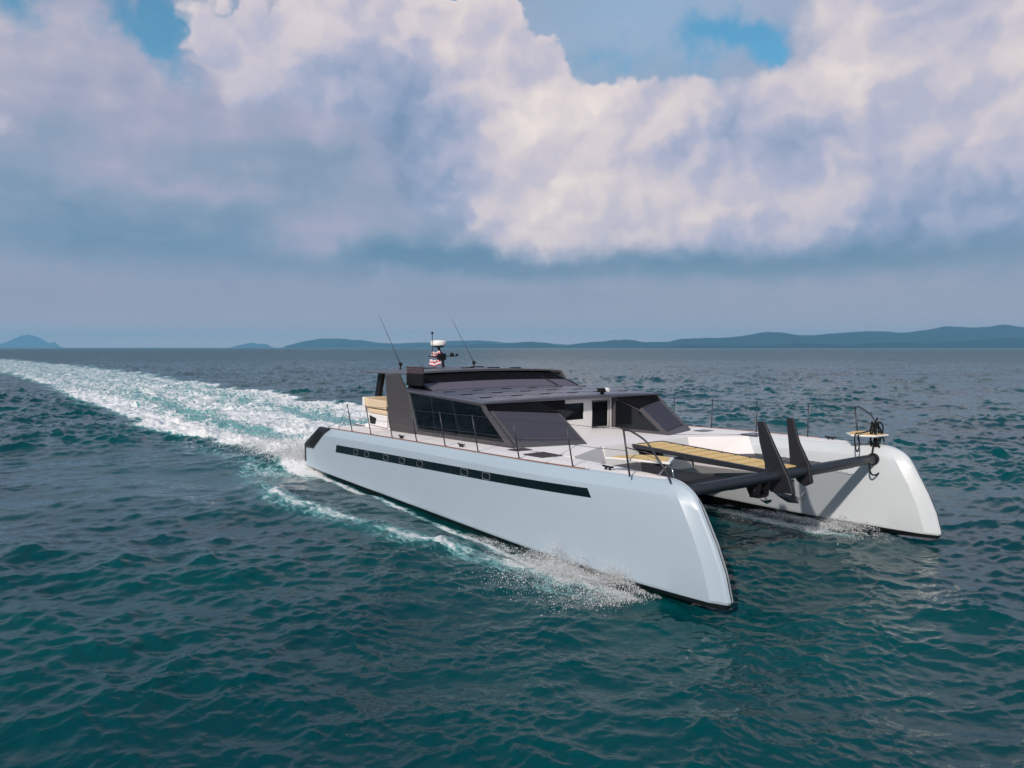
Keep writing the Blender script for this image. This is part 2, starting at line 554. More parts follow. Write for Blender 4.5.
def sea():
    wind = math.radians(-70)
    tA = make_tile(139.0, 512, 2.2, 26.0, 0.115, wind, 3, 2.0)
    tA2 = make_tile(211.0, 512, 5.0, 80.0, 0.045, wind + 0.5, 4, 2.0)
    tB = make_tile(41.0, 1024, 0.30, 3.0, 0.040, wind + 0.2, 5, 0.7)
    tC = make_tile(8.3, 256, 0.10, 0.7, 0.0065, wind - 0.2, 6, 0.8)
    # rings of a polar sheet centred under the viewpoint, finer close by
    dy = np.concatenate([np.linspace(620, 120, 620), np.linspace(119.4, 60, 150), np.linspace(59.75, 7, 250), np.linspace(6.8, 1.0, 36), [0.6, 0.35, 0.2, 0.12]])
    rr = CAM_H * FPX / dy
    rr = np.concatenate([[1.5, 3.5, 4.8], rr])
    a1 = np.radians(np.linspace(-43, 43, 1250))
    a0 = np.radians(np.linspace(-180, -43.3, 70))
    a2 = np.radians(np.linspace(43.3, 180, 70))
    az = np.concatenate([a0, a1, a2[:-1]])
    NA = len(az)
    R, Az = np.meshgrid(rr, az, indexing='ij')
    X = R * np.sin(Az); Y = R * np.cos(Az)
    bx = (X - ORG.x) * FV.x + (Y - ORG.y) * FV.y
    by = (X - ORG.x) * PV.x + (Y - ORG.y) * PV.y
    zA, xA, yA = sample(tA, X, Y)
    zA2, xA2, yA2 = sample(tA2, X, Y, 0.4)
    zB, xB, yB = sample(tB, X, Y, -0.2)
    zC, xC, yC = sample(tC, X, Y, 0.15)
    fA = 1 - 0.3 * sstep(R, 300, 2500)
    fA *= 1 - sstep(R, 5000, 11000)
    fB = 1 - sstep(R, 900, 3000)
    fC = 1 - sstep(R, 25, 70)
    # patches of calmer and livelier water
    pz1, _, _ = sample(tA2, X * 0.37 + 31, Y * 0.37 + 7, 1.1)
    pz2, _, _ = sample(tA2, X * 0.9 + 11, Y * 0.9 + 70, 2.0)
    live = np.clip(1.0 + 0.45 * pz1 / 0.045 + 0.25 * pz2 / 0.045, 0.25, 1.9)
    gB = 0.66 + 0.89 * sstep(R, 12, 60) + 0.3 * sstep(R, 100, 400)
    gB = gB * (live + (1 - live) * 0.8 * sstep(R, 20, 70))
    Z = (zA + zA2) * fA + zB * fB * gB * (1 + 0.25 * zA / 0.1) + zC * fC * live * (1 + zB / 0.034 * 0.25)
    DX = 0.9 * ((xA + xA2) * fA + xB * fB * gB) + 0.7 * xC * fC
    DY = 0.9 * ((yA + yA2) * fA + yB * fB * gB) + 0.7 * yC * fC
    # ---------------- the boat's own wave system, in the boat's frame
    nearE = np.interp(bx, WAKE_X, WAKE_N)
    farE = np.interp(bx, WAKE_FX, WAKE_F)
    wob = (zA / 0.085) * 0.5 + (zB / 0.034) * 0.25
    edge = 0.5 + 0.018 * np.clip(-bx, 0, 200)
    inside = sstep(by - nearE + wob, -edge * 0.2, edge) * sstep(farE - by + wob, -edge * 0.2, edge * 1.2)
    behind = sstep(-bx, -0.9, 0.5)
    wake = inside * behind
    # calm the natural waves near the hulls and make a trough beside them
    crest_y = np.interp(bx, CREST_X, CREST_Y)
    for s in (-1, 1):
        dh = np.abs(by - 4.16 * s)
        alongh = sstep(bx, 1.5, 5) * (1 - sstep(bx, 17.0, 19.4))
        Z += 0.17 * np.exp(-(dh / 1.4) ** 2) * np.exp(-((bx - 0.3) / 1.6) ** 2)
        m = np.exp(-(dh / 1.5) ** 2) * alongh
        Z = Z * (1 - 0.75 * m) - 0.15 * np.exp(-(dh / 1.5) ** 2) * alongh
        Z += -0.03 * np.exp(-(dh / 1.2) ** 2) * sstep(bx, 17.0, 18.5) * (1 - sstep(bx, 20, 21.5))
    # diverging bow crests on both sides
    for s in (-1, 1):
        cy = crest_y if s < 0 else -crest_y
        d = (by - cy) * s          # >0 outside the crest
        alongc = sstep(bx, -6, 2) * (1 - sstep(bx, 17.5, 19.2))
        Z += 0.13 * np.exp(-(d / 0.55) ** 2) * alongc * (1 + wob * 0.35)
        Z -= 0.05 * np.exp(-((d - 1.4) / 0.9) ** 2) * alongc
    # turbulent heaps in the wake
    t1 = np.exp(-((by + 4.4) / 1.3) ** 2) + np.exp(-((by - 4.4) / 1.3) ** 2) + 0.5 * np.exp(-(by / 2.5) ** 2)
    roost = t1 * sstep(-bx, -0.2, 1.5) * np.exp(-np.clip(-bx - 1.5, 0, None) / 9.0)
    zC2, _, _ = sample(tB, X * 2.1 + 5, Y * 2.1, 0.9)
    zC3, _, _ = sample(tB, X * 5.3 + 5, Y * 5.3, 2.2)
    rough_w = wake * np.exp(bx.clip(-400, 0) / 120)
    Z += 0.30 * roost * (1 + zC2 / 0.034 * 0.22) + rough_w * (zC2 * 1.0 + zC3 * 0.25)
    Z += 0.12 * np.exp(-((by - nearE - 0.8) / 0.9) ** 2) * behind * np.exp(bx.clip(-400, 0) / 60)
    DX *= 1 - 0.5 * wake; DY *= 1 - 0.5 * wake
    near_hull = (np.abs(by) < 5.6) & (bx > -0.5) & (bx < 20.5)
    k = np.where(near_hull, 0.5, 1.0)
    # ---------------- foam amount
    pat = wob
    foam = wake * (0.62 + 0.32 * np.exp(-np.clip(-bx, 0, None) / 22.0))
    foam *= 0.84 + 0.16 * np.exp(-np.clip(-bx - 60, 0, None) / 120)
    foam = np.maximum(foam, 1.1 * behind * np.clip(t1, 0, 1) * np.exp(-np.clip(-bx, 0, None) / 10.0) * inside)
    edge_band = (np.exp(-((by - nearE - 1.1) / 1.0) ** 2) + np.exp(-((by - farE + 1.3) / 1.1) ** 2)) * behind
    foam += 0.22 * edge_band * np.exp(-np.clip(-bx, 0, None) / 110)
    # a calmer turquoise lane between the edges, behind the tunnel
    lane = np.exp(-((by + 3.1) / 1.15) ** 2) * sstep(-bx, 5.0, 9.0) * np.exp(-np.clip(-bx - 9, 0, None) / 26)
    lane2 = np.exp(-((by - 3.6) / 1.4) ** 2) * sstep(-bx, 4.0, 8.0) * np.exp(-np.clip(-bx - 9, 0, None) / 30)
    foam -= 0.55 * lane + 0.42 * lane2
    # bow crest foam, outer side and inner side
    cthin = np.exp(-((by - crest_y + 0.10 * wob) / 0.34) ** 2) * sstep(bx, -2, 1.5) * (1 - sstep(bx, 17.8, 19.0))
    lacy = np.exp(-((by - crest_y + 0.1) / 0.75) ** 2) * sstep(bx, -5, 0.5) * (1 - sstep(bx, 17.5, 18.8))
    bowf = np.exp(-((bx - 16.2) / 1.5) ** 2) * np.exp(-((by + 5.35) / 0.40) ** 2)
    gap = np.interp(bx, [-5, 0, 3, 6, 8.0, 9.5, 11, 12.3, 14, 17], [0.6, 0.75, 0.7, 0.85, 0.60, 0.95, 0.65, 1.0, 0.9, 1.0])
    foam = np.maximum(foam, cthin * 0.66 * gap)
    foam = np.maximum(foam, lacy * 0.43 * gap)
    foam = np.maximum(foam, bowf * 0.66)
    hugl = np.exp(-((by + 5.02 + 0.016 * (bx - 2) + 0.05 * wob) / 0.20) ** 2) * sstep(bx, -0.5, 1.0) * (1 - sstep(bx, 15.5, 17.5))
    foam = np.maximum(foam, hugl * np.interp(bx, [0, 4, 8, 13, 17], [1.0, 0.80, 0.62, 0.60, 0.9]))
    # lacy fringe trailing outside the wake's near edge
    fr = np.exp(-((by - nearE + 0.9) / 1.2) ** 2) * sstep(-bx, -4.0, 0.5) * np.exp(-np.clip(-bx, 0, None) / 14)
    foam = np.maximum(foam, fr * 0.47)
    # inside of the tunnel, along the port hull
    inn = np.exp(-((by - 3.05) / 0.30) ** 2) * sstep(bx, 2, 8) * (1 - sstep(bx, 16.6, 18.2))
    innb = np.exp(-((by - 3.0) / 0.5) ** 2) * np.exp(-((bx - 17.2) / 1.3) ** 2)
    inn2 = np.exp(-((by + 3.1) / 0.3) ** 2) * sstep(bx, 2, 8) * (1 - sstep(bx, 16.6, 18.2))
    foam = np.maximum(foam, np.maximum(inn * 0.68, innb * 0.70))
    foam = np.maximum(foam, inn2 * 0.6)
    outp = np.exp(-((by - 5.4) / 0.5) ** 2) * sstep(bx, -1, 2) * (1 - sstep(bx, 16.5, 18.5))
    foam = np.maximum(foam, outp * 0.66)
    sternf = np.exp(-((by + 5.15) / 0.60) ** 2) * np.exp(-((bx + 0.3) / 2.3) ** 2)
    foam = np.maximum(foam, sternf * 1.0)
    foam = np.clip(foam, 0, 1.1)
    aer = wake * np.exp(-np.clip(-bx, 0, None) / 200) * 0.85
    aer = np.maximum(aer, (1 - 0.85 * sstep(bx, 12.5, 14.5)) * np.clip(cthin + 0.5 * lacy + inn * 0.5 + np.exp(-((by) / 2.6) ** 2) * sstep(bx, -2, 4) * (1 - sstep(bx, 12, 17)) * 0.25, 0, 1) * 0.17)
    V = np.stack([X + DX * k, Y + DY * k, Z], -1).astype(np.float32)
    V = V.reshape(-1, 3)
    NR = len(rr)
    idx = np.arange(NR * NA).reshape(NR, NA)
    nx = np.roll(idx, -1, axis=1)
    quads = np.stack([idx[:-1], idx[1:], nx[1:], nx[:-1]], -1).reshape(-1, 4)
    me = bpy.data.meshes.new('sea_water')
    c_idx = len(V)
    V = np.concatenate([V, [[0, 0, 0]]]).astype(np.float32)
    tris = np.stack([idx[0], nx[0], np.full(NA, c_idx)], -1)
    me.vertices.add(len(V)); me.vertices.foreach_set('co', V.ravel())
    nl = quads.size + tris.size
    me.loops.add(nl)
    me.loops.foreach_set('vertex_index', np.concatenate([quads[:, ::1].ravel(), tris.ravel()]).astype(np.int32))
    nf = len(quads) + len(tris)
    me.polygons.add(nf)
    ls = np.concatenate([np.arange(len(quads)) * 4, quads.size + np.arange(len(tris)) * 3]).astype(np.int32)
    me.polygons.foreach_set('loop_start', ls)
    me.polygons.foreach_set('use_smooth', np.ones(nf, bool))
    me.update(calc_edges=True)
    at = me.attributes.new('foam', 'FLOAT', 'POINT')
    at.data.foreach_set('value', np.append(foam.ravel(), 0).astype(np.float32))
    at = me.attributes.new('aer', 'FLOAT', 'POINT')
    at.data.foreach_set('value', np.append(aer.ravel(), 0).astype(np.float32))
    o = bpy.data.objects.new('sea_water', me)
    COL.objects.link(o)
    if me.polygons[5].normal.z < 0: me.flip_normals()
    o['kind'] = 'structure'

    # ---- water material
    m = bpy.data.materials.new('sea_water')
    m.use_nodes = True
    me.materials.append(m)
    nt = m.node_tree
    g = NG(nt)
    b = nt.nodes['Principled BSDF']
    geo = g.node('ShaderNodeNewGeometry')
    pos = geo.outputs['Position']
    px, py, pz = g.sep(pos)[:3]
    dist = g.m('SQRT', g.add(g.mul(px, px), g.mul(py, py)))
    fa = g.node('ShaderNodeAttribute', attribute_name='foam').outputs['Fac']
    aa = g.node('ShaderNodeAttribute', attribute_name='aer').outputs['Fac']
    # boat-aligned coordinates for foam streaks
    bxn = g.add(g.mul(g.sub(px, ORG.x), FV.x), g.mul(g.sub(py, ORG.y), FV.y))
    byn = g.add(g.mul(g.sub(px, ORG.x), PV.x), g.mul(g.sub(py, ORG.y), PV.y))
    bp = g.vec(g.mul(bxn, 0.55), byn, 0.0)
    n1 = g.noise(bp, 0.8, 3, 0.5, 0.6)
    n2 = g.noise(bp, 3.2, 5, 0.62, 1.2)
    n3 = g.noise(g.vec(bxn, byn, 3.0), 12.0, 4, 0.65, 0.8)
    # cell walls -> lace
    vo = g.node('ShaderNodeTexVoronoi', feature='DISTANCE_TO_EDGE')
    wn = g.node('ShaderNodeTexNoise'); g.put(wn.inputs['Vector'], bp); wn.inputs['Scale'].default_value = 2.5; wn.inputs['Detail'].default_value = 4
    wv = g.node('ShaderNodeVectorMath', operation='MULTIPLY_ADD')
    g.put(wv.inputs[0], wn.outputs['Color']); wv.inputs[1].default_value = (0.8, 0.8, 0.8); g.put(wv.inputs[2], bp)
    g.put(vo.inputs['Vector'], wv.outputs[0]); vo.inputs['Scale'].default_value = 2.6
    lace = g.sub(1.0, g.m('MINIMUM', g.mul(vo.outputs['Distance'], 3.5), 1.0))
    pattern = g.add(g.mul(g.sub(g.add(g.mul(n1, 0.36), g.mul(n2, 0.40), g.mul(n3, 0.24)), 0.5), 2.0), 0.38, g.mul(lace, 0.22))
    thr = g.sub(0.98, fa)
    f1 = g.step(g.sub(pattern, thr), -0.03, 0.26)
    foam_m = g.mul(f1, g.step(fa, 0.03, 0.25))
    milky = g.mul(g.step(g.sub(pattern, thr), -0.22, 0.12), g.step(fa, 0.03, 0.3), 0.75)
    # body colour: deep teal, greener close, with slow patches
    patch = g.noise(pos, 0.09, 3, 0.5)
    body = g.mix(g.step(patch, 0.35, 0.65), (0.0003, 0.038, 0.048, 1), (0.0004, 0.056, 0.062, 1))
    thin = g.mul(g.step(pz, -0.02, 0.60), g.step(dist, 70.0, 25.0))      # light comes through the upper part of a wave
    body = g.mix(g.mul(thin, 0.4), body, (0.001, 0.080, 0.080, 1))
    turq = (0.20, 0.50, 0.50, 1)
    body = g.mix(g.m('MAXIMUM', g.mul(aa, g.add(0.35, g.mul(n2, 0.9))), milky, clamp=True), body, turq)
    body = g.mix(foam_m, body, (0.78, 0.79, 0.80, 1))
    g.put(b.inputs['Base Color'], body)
    r0 = g.step(dist, 25.0, 350.0, 0.02, 0.30)
    g.put(b.inputs['Roughness'], g.add(r0, g.mul(foam_m, 0.5)))
    b.inputs['IOR'].default_value = 1.333
    g.put(b.inputs['Specular IOR Level'], g.sub(0.40, g.mul(foam_m, 0.28)))
    # ripples
    wp = g.vec(px, g.mul(py, 1.0), 0.0)
    r1 = g.noise(wp, 5.5, 4, 0.62, 0.3)
    r2 = g.noise(wp, 1.1, 5, 0.6, 0.2)
    r3 = g.noise(wp, 0.16, 5, 0.62, 0.2)
    hgt = g.add(g.mul(r1, 0.010), g.mul(r2, g.step(dist, 20.0, 150.0, 0.010, 0.16)), g.mul(r3, g.step(dist, 150.0, 900.0, 0.0, 2.2)), g.mul(foam_m, n3, 0.045))
    bn = g.node('ShaderNodeBump')
    bn.inputs['Strength'].default_value = 1.0
    bn.inputs['Distance'].default_value = 1.0
    g.put(bn.inputs['Height'], hgt)
    g.put(b.inputs['Normal'], bn.outputs[0])
    return o


sea()


# ================================================================== distant hills
def hill_range(name, label, dist, depth, prof, seed, color):
    """prof: list of (column, row) of the crest as seen from the sea; built as a real ridge in 3D"""
    cols = np.array([p[0] for p in prof], float)
    rows = np.array([p[1] for p in prof], float)
    na = int((cols[-1] - cols[0]) / 1.5) + 2
    nd = 26
    c = np.linspace(cols[0], cols[-1], na)
    r = np.interp(c, cols, rows)
    rs = np.random.default_rng(seed)
    rough = np.zeros(na)
    for k in range(1, 7):
        ph = rs.uniform(0, 6.28, 2)
        rough += np.sin(c / (40.0 / 1.9 ** k) + ph[0]) / 1.7 ** k
    az = np.arctan((c - 512) / FPX)
    hcrest = (347.0 - r) / FPX * dist * np.cos(az) / np.cos(az)
    V = np.zeros((nd, na, 3))
    for j in range(nd):
        t = j / (nd - 1)
        d = dist + (t - 0.5) * depth
        prof_t = math.sin(PI * t) ** 1.5
        n = np.zeros(na)
        for k in range(1, 6):
            n += np.sin(c * 0.05 * 1.8 ** k + t * 9 * k + seed * k) * np.cos(t * 7 * k + c * 0.021 * k) / 1.6 ** k
        h = np.maximum(hcrest, 0) * (prof_t * (1 + 0.10 * n * (1 - prof_t * 0.8))) + rough * prof_t * dist / FPX * 0.75 * (hcrest > 1)
        edge = np.minimum(1, np.minimum(np.arange(na), np.arange(na)[::-1]) / 6.0)
        V[j, :, 0] = d * np.tan(az)
        V[j, :, 1] = d
        V[j, :, 2] = h * edge * (d / dist) - 2.0 * (1 - prof_t)
    bm = bmesh.new()
    vs = [[bm.verts.new(V[j, i]) for i in range(na)] for j in range(nd)]
    for j in range(nd - 1):
        for i in range(na - 1):
            bm.faces.new((vs[j][i], vs[j][i + 1], vs[j + 1][i + 1], vs[j + 1][i]))
    m = material(name + '_forest', color, 0.95, 0, 0.35, 0.004, 0.05)
    o = link(name, bm, m, smooth=True)
    if o.data.polygons[len(o.data.polygons) // 2].normal.z < 0: o.data.flip_normals()
    o['kind'] = 'structure'
    if label: o['label'] = label
    return o


hc = (0.012, 0.034, 0.044)
hill_range('hills', 'long wooded coastal ridge rising towards the right on the horizon', 7200, 1500,
           [(430, 347), (470, 343), (490, 341.5), (505, 343), (530, 341), (548, 342), (560, 345), (580, 342.5), (600, 340.5), (612, 338.5), (628, 338), (645, 341), (668, 341.5), (680, 338), (700, 337.5), (728, 336.5), (745, 334.0), (762, 330.5),
            (780, 331.5), (800, 334.8), (812, 335), (830, 332.5), (870, 330), (900, 331), (925, 329.5), (945, 326), (975, 326.5), (990, 325.5), (1004, 323.3), (1030, 326.5), (1060, 330), (1110, 328), (1160, 338), (1190, 347)], 3, hc)
hill_range('hills', 'nearer darker foothills low along the foot of the wooded ridge', 5600, 900,
           [(640, 347), (668, 345.5), (690, 343.8), (715, 344.3), (738, 345), (770, 343.5), (800, 341.8), (822, 342.8), (850, 344.2), (880, 341.5), (905, 340.5), (930, 342), (955, 340), (985, 338.5), (1010, 336.5), (1035, 338), (1080, 342), (1120, 347)], 14, hc)
hill_range('hills', 'low blue headland on the horizon behind the aerials', 9500, 1500,
           [(278, 347), (285, 345), (300, 341.5), (320, 338.2), (345, 338.4), (362, 338.8), (378, 341.5), (400, 342.5), (420, 341.5), (450, 340.5), (490, 340), (520, 342), (560, 343.5), (620, 345), (680, 347)], 5, hc)
hill_range('hills', 'small faint island on the horizon left of the long ridges', 14500, 1200,
           [(228, 347), (236, 345), (248, 343), (252, 341.8), (258, 343.4), (268, 344.2), (276, 346.8)], 8, hc)
hill_range('hills', 'faint peaked island at the far left of the horizon', 16000, 1400,
           [(-14, 347), (-5, 344), (6, 341), (14, 338), (22, 335.2), (30, 334), (37, 336), (44, 339.5), (50, 343.5), (56, 341.5), (60, 343), (64, 347)], 9, hc)

# ================================================================== haze
HAZE = 0.86e-4


def haze():
    bm = bmesh.new()
    add_box(bm, -17500, 17500, -3000, 17300, -4.0, 350.0)
    m = bpy.data.materials.new('haze_air')
    m.use_nodes = True
    nt = m.node_tree
    nt.nodes.clear()
    g = NG(nt)
    v = g.node('ShaderNodeVolumePrincipled')
    v.inputs['Color'].default_value = (0.31, 0.67, 0.96, 1)
    v.inputs['Density'].default_value = HAZE
    v.inputs['Anisotropy'].default_value = 0.0
    o = g.node('ShaderNodeOutputMaterial')
    nt.links.new(v.outputs[0], o.inputs['Volume'])
    ob = link('haze', bm, m)
    ob['kind'] = 'stuff'
    tag(ob, 'pale sea haze that fades the far hills to blue', 'haze')
    return ob


haze()

# ================================================================== THE CATAMARAN
boat = bpy.data.objects.new('catamaran', None)
COL.objects.link(boat)
boat.location = ORG
boat.rotation_euler = (0, 0, YAW)
tag(boat, 'large white power catamaran with low dark cabin racing across open sea', 'boat')


def zdeck(x):
    return 1.655 + 0.0355 * x - 0.00045 * x * x


HY = 4.16     # hull centre line offset
HW = 0.77


def hull_w(x, z=1.0):
    """half width of a hull"""
    w = HW
    if x > 12.5:
        t = (x - 12.5) / 6.5
        w = HW - (HW - 0.17) * min(1, t) ** 2.4
    if x < 2: w = HW - 0.05 * (2 - x) / 2
    return w


def xend(z):
    """stem profile"""
    pts = [(-0.5, 19.3), (-0.12, 19.80), (0.0, 19.90), (0.12, 19.95), (0.33, 19.93), (1.09, 19.60), (1.77, 19.22), (1.95, 19.08), (2.2, 18.92)]
    return float(np.interp(z, [p[0] for p in pts], [p[1] for p in pts]))


def make_hull(side):
    bm = bmesh.new()
    us = list(np.linspace(0, 1, 60)[:-1] ** 0.9 * 0.965) + [0.971, 0.977, 0.984, 0.989, 0.993, 0.997, 0.9990, 1.0]
    # section template: (level, inset) ; level 0=keel ... ; z computed from the deck height
    rings = []
    for u in us:
        xr = u * 19.0
        zd = zdeck(min(xr, 18.6))
        # deck rolls down into the stem
        roll = max(0.0, (u - 0.972) / 0.028)
        zd -= 0.30 * (1 - math.sqrt(max(0, 1 - roll ** 2.2)))
        # stern scoop: deck line drops to the transom
        if xr < 1.95:
            zd = 0.88 + (zdeck(1.95) - 0.88) * max(0, (xr - 0.45) / 1.5) if xr > 0.45 else 0.88
        cham = 0.26 if xr > 1.9 else 0.10
        inset = 0.17
        zb = 0.055
        zk = -0.55 + 0.52 * max(0, (u - 0.72) / 0.28) ** 1.3
        lv = [(zd + 0.012, 0.0), (zd, 0.55), (zd - 0.012, -inset - 0.05), (zd - 0.035, -inset + 0.03), (zd - cham, -0.012), (zd - cham - 0.07, 0.0001)]
        ring = []
        zs = []
        w_ref = hull_w(xr)
        endr = float(np.interp(u, [0.984, 0.997, 0.999, 1.0], [1.0, 0.58, 0.42, 0.12]))     # blunt rounded nose
        ins = min(inset, w_ref * 0.55)
        sect = [(0.0, zd + 0.012), (max(0.02, (w_ref - ins) * 0.6), zd + 0.008), (w_ref - ins - 0.03, zd), (w_ref - ins + 0.02, zd - 0.03),
                (w_ref - ins * 0.42, zd - cham * 0.48), (w_ref - 0.008, zd - cham), (w_ref, zd - cham - 0.10)]
        zmid0 = zd - cham - 0.10
        for q in (0.33, 0.66):
            sect.append((w_ref * (1 - 0.01 * q), zmid0 + (zb + 0.06 - zmid0) * q))
        sect += [(w_ref * 0.985, zb + 0.05), (w_ref * 0.965, zb), (w_ref * 0.80, zb - 0.10), (w_ref * 0.45, (zb - 0.1) * 0.3 + zk * 0.7), (0.0, zk)]
        for sgn in (1, -1):
            pts = sect if sgn == 1 else sect[1:-1][::-1]
            for (yy, zz) in pts:
                xx = max(0.12, u * xend(zz))
                ring.append(bm.verts.new((xx, side * HY + sgn * yy * endr, zz)))
        rings.append(ring)
    n = len(rings[0])
    for a, b in zip(rings[:-1], rings[1:]):
        for k in range(n):
            try:
                bm.faces.new((a[k], a[(k + 1) % n], b[(k + 1) % n], b[k]))
            except ValueError:
                pass
    bm.faces.new(rings[0])
    bmesh.ops.remove_doubles(bm, verts=bm.verts[:], dist=0.0004)
    # deck faces carry the deck paint
    for f in bm.faces:
        f.normal_update()
    bmesh.ops.recalc_face_normals(bm, faces=bm.faces[:])
    for f in bm.faces:
        c = f.calc_center_median()
        if f.normal.z > 0.93 and c.z > 1.2 and abs(abs(c.y) - HY) < hull_w(c.x) - 0.10 and c.x < 18.3:
            f.material_index = 1
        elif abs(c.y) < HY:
            f.material_index = 2  # inboard faces of each hull take the paler tone
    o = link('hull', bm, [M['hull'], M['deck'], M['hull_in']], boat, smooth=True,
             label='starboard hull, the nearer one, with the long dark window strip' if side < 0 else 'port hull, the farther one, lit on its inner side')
    md = o.modifiers.new('es', 'EDGE_SPLIT'); md.split_angle = math.radians(14)
    return o


hulls = {s: make_hull(s) for s in (-1, 1)}


def side_y(side, x, off=0.006):
    return side * (HY + hull_w(x * 19.0 / 19.3) + off)


def window_strip(side):
    # long tapering dark window
    xs = np.linspace(3.3, 16.78, 60)
    bm = bmesh.new()
    prev = None

    def ztop(x): return np.interp(x, [3.3, 10, 16.9], [1.235, 1.50, 1.765])

    def zbot(x): return np.interp(x, [3.3, 10, 16.9], [0.965, 1.27, 1.575])
    for i, x in enumerate(xs):
        zt, zb = float(ztop(x)), float(zbot(x))
        xt = x + (0.09 if i == 0 else (-0.12 if i == len(xs) - 1 else 0))
        p = [bm.verts.new((xt, side_y(side, x, 0.008), zt)), bm.verts.new((x, side_y(side, x, 0.008), zb)),
             bm.verts.new((xt, side_y(side, x, -0.02), zt)), bm.verts.new((x, side_y(side, x, -0.02), zb))]
        if prev:
            bm.faces.new((prev[0], p[0], p[1], prev[1]))
            bm.faces.new((prev[0], prev[2], p[2], p[0]))
            bm.faces.new((prev[1], p[1], p[3], prev[3]))
        else:
            bm.faces.new((p[0], p[1], p[3], p[2]))
        prev = p
    bm.faces.new((prev[0], prev[2], prev[3], prev[1]))
    st = link('hull_window', bm, M['strip'], boat)
    for x in (5.1, 5.98, 7.4, 8.5, 9.62, 12.05, 13.08):
        zc = float(ztop(x) + zbot(x)) / 2
        bm = bmesh.new()
        hw, hh, r = 0.17, 0.082, 0.05
        pts = []
        for (cx, cz, a0) in ((hw - r, hh - r, 0), (-hw + r, hh - r, 90), (-hw + r, -hh + r, 180), (hw - r, -hh + r, 270)):
            for k in range(5):
                a = math.radians(a0 + k * 22.5)
                pts.append((x + cx + r * math.cos(a), side_y(side, x, 0.014), zc + cz + r * math.sin(a)))
        add_tube(bm, pts, 0.008, 6, closed=True)
        link('porthole_frame', bm, M['port'], st, smooth=True)
    for x in (11.33, 13.93):
        bm = bmesh.new()
        add_box(bm, x - 0.012, x + 0.012, side_y(side, x, 0.002), side_y(side, x, 0.013), float(zbot(x)), float(ztop(x)))
        link('window_divider', bm, M['carbon'], st)


for s in (-1, 1): window_strip(s)

# stern scoops: black rubber framed transom
for s in (-1, 1):
    bm = bmesh.new()
    yo = s * (HY + HW - 0.03)
    for (ya, yb) in ((s * (HY + HW + 0.012), s * (HY + HW - 0.14)), (s * (HY - HW - 0.012), s * (HY - HW + 0.14))):
        # slanting cheek following the scoop
        for poly in ([(2.50, 1.755), (1.72, 1.755), (0.20, 1.00), (0.10, 0.93), (0.10, 0.82), (1.05, 0.84), (1.22, 0.95), (2.05, 1.42)],):
            add_slab(bm, [(x, ya, z) for x, z in poly], (0, yb - ya, 0))
    add_box(bm, 0.02, 0.13, s * HY - HW + 0.02, s * HY + HW - 0.02, 0.22, 0.92)
    tb = link('transom_bumper', bm, M['carbon'], boat, bevel=0.025)
    bm = bmesh.new()
    add_slab(bm, [(x, s * (HY + HW + 0.020), z) for x, z in ((0.50, 0.93), (1.05, 0.91), (1.20, 1.00), (1.95, 1.44), (1.98, 1.56), (1.60, 1.60))], (0, -s * 0.02, 0))
    link('scoop_recess', bm, M['black'], tb)
    bm = bmesh.new()
    for k in range(3):
        x0 = 0.25 + k * 0.46
        add_box(bm, x0, x0 + 0.42, s * HY - 0.60, s * HY + 0.60, 0.70, 0.95 + k * 0.27)
    link('stern_step', bm, M['black'], boat, bevel=0.01)

# bridge deck joining the hulls
bm = bmesh.new()
sec = []
xs = list(np.linspace(1.5, 13.85, 22))
prev = None
for x in xs:
    zd = zdeck(x) + 0.007
    z0 = 0.78
    cam_ = 0.03
    r = [(-3.58, zd), (-1.7, zd + cam_), (0, zd + cam_ * 1.4), (1.7, zd + cam_), (3.58, zd), (3.40, zd - 0.10), (3.40, z0 + 0.25), (2.9, z0), (-2.9, z0), (-3.40, z0 + 0.25), (-3.40, zd - 0.1)]
    ring = [bm.verts.new((x, y, z)) for y, z in r]
    if prev:
        for k in range(len(r)):
            bm.faces.new((prev[k], prev[(k + 1) % len(r)], ring[(k + 1) % len(r)], ring[k]))
    else:
        bm.faces.new(ring)
    prev = ring
bm.faces.new(prev)
link('bridge_deck', bm, M['deck'], boat)
# forward facets where the deck drops to the nets
zt = zdeck(13.85) + 0.007
for s in (-1, 1):
    bm = bmesh.new()
    A_ = (14.75, s * 3.45, zdeck(14.7) + 0.004); B_ = (13.852, s * 1.70, zt + 0.03)
    D_ = (13.852, s * 3.56, zt + 0.0); Ab = (15.2, s * 3.42, 1.05); Bb = (14.15, s * 1.72, 1.30)
    v = [bm.verts.new(p) for p in (A_, B_, D_, Ab, Bb, (13.852, s * 3.42, 1.05), (13.852, s * 1.7, 1.0))]
    bm.faces.new((v[0], v[1], v[2])); bm.faces.new((v[0], v[3], v[4], v[1]))
    bm.faces.new((v[3], v[5], v[6], v[4])); bm.faces.new((v[0], v[2], v[5], v[3]))
    link('deck_facet', bm, M['deck'], boat)
bm = bmesh.new()
add_hexa(bm, [(13.853, -1.698, 1.0), (14.12, -1.698, 1.22), (14.12, 1.698, 1.22), (13.853, 1.698, 1.0), (13.853, -1.698, zt + 0.03), (13.90, -1.698, zt + 0.03), (13.90, 1.698, zt + 0.03), (13.853, 1.698, zt + 0.03)])
link('bridge_front', bm, M['white'], boat, bevel=0.008)

bm = bmesh.new()
add_hexa(bm, [(14.135, -0.42, 1.24), (14.165, -0.42, 1.24), (14.165, 0.50, 1.24), (14.135, 0.50, 1.24), (13.905, -0.42, zt + 0.01), (13.94, -0.42, zt + 0.01), (13.94, 0.50, zt + 0.01), (13.905, 0.50, zt + 0.01)])
link('dark_front_panel', bm, M['mottle'], boat)  # dark mottled panel laid over the middle of the bridge front

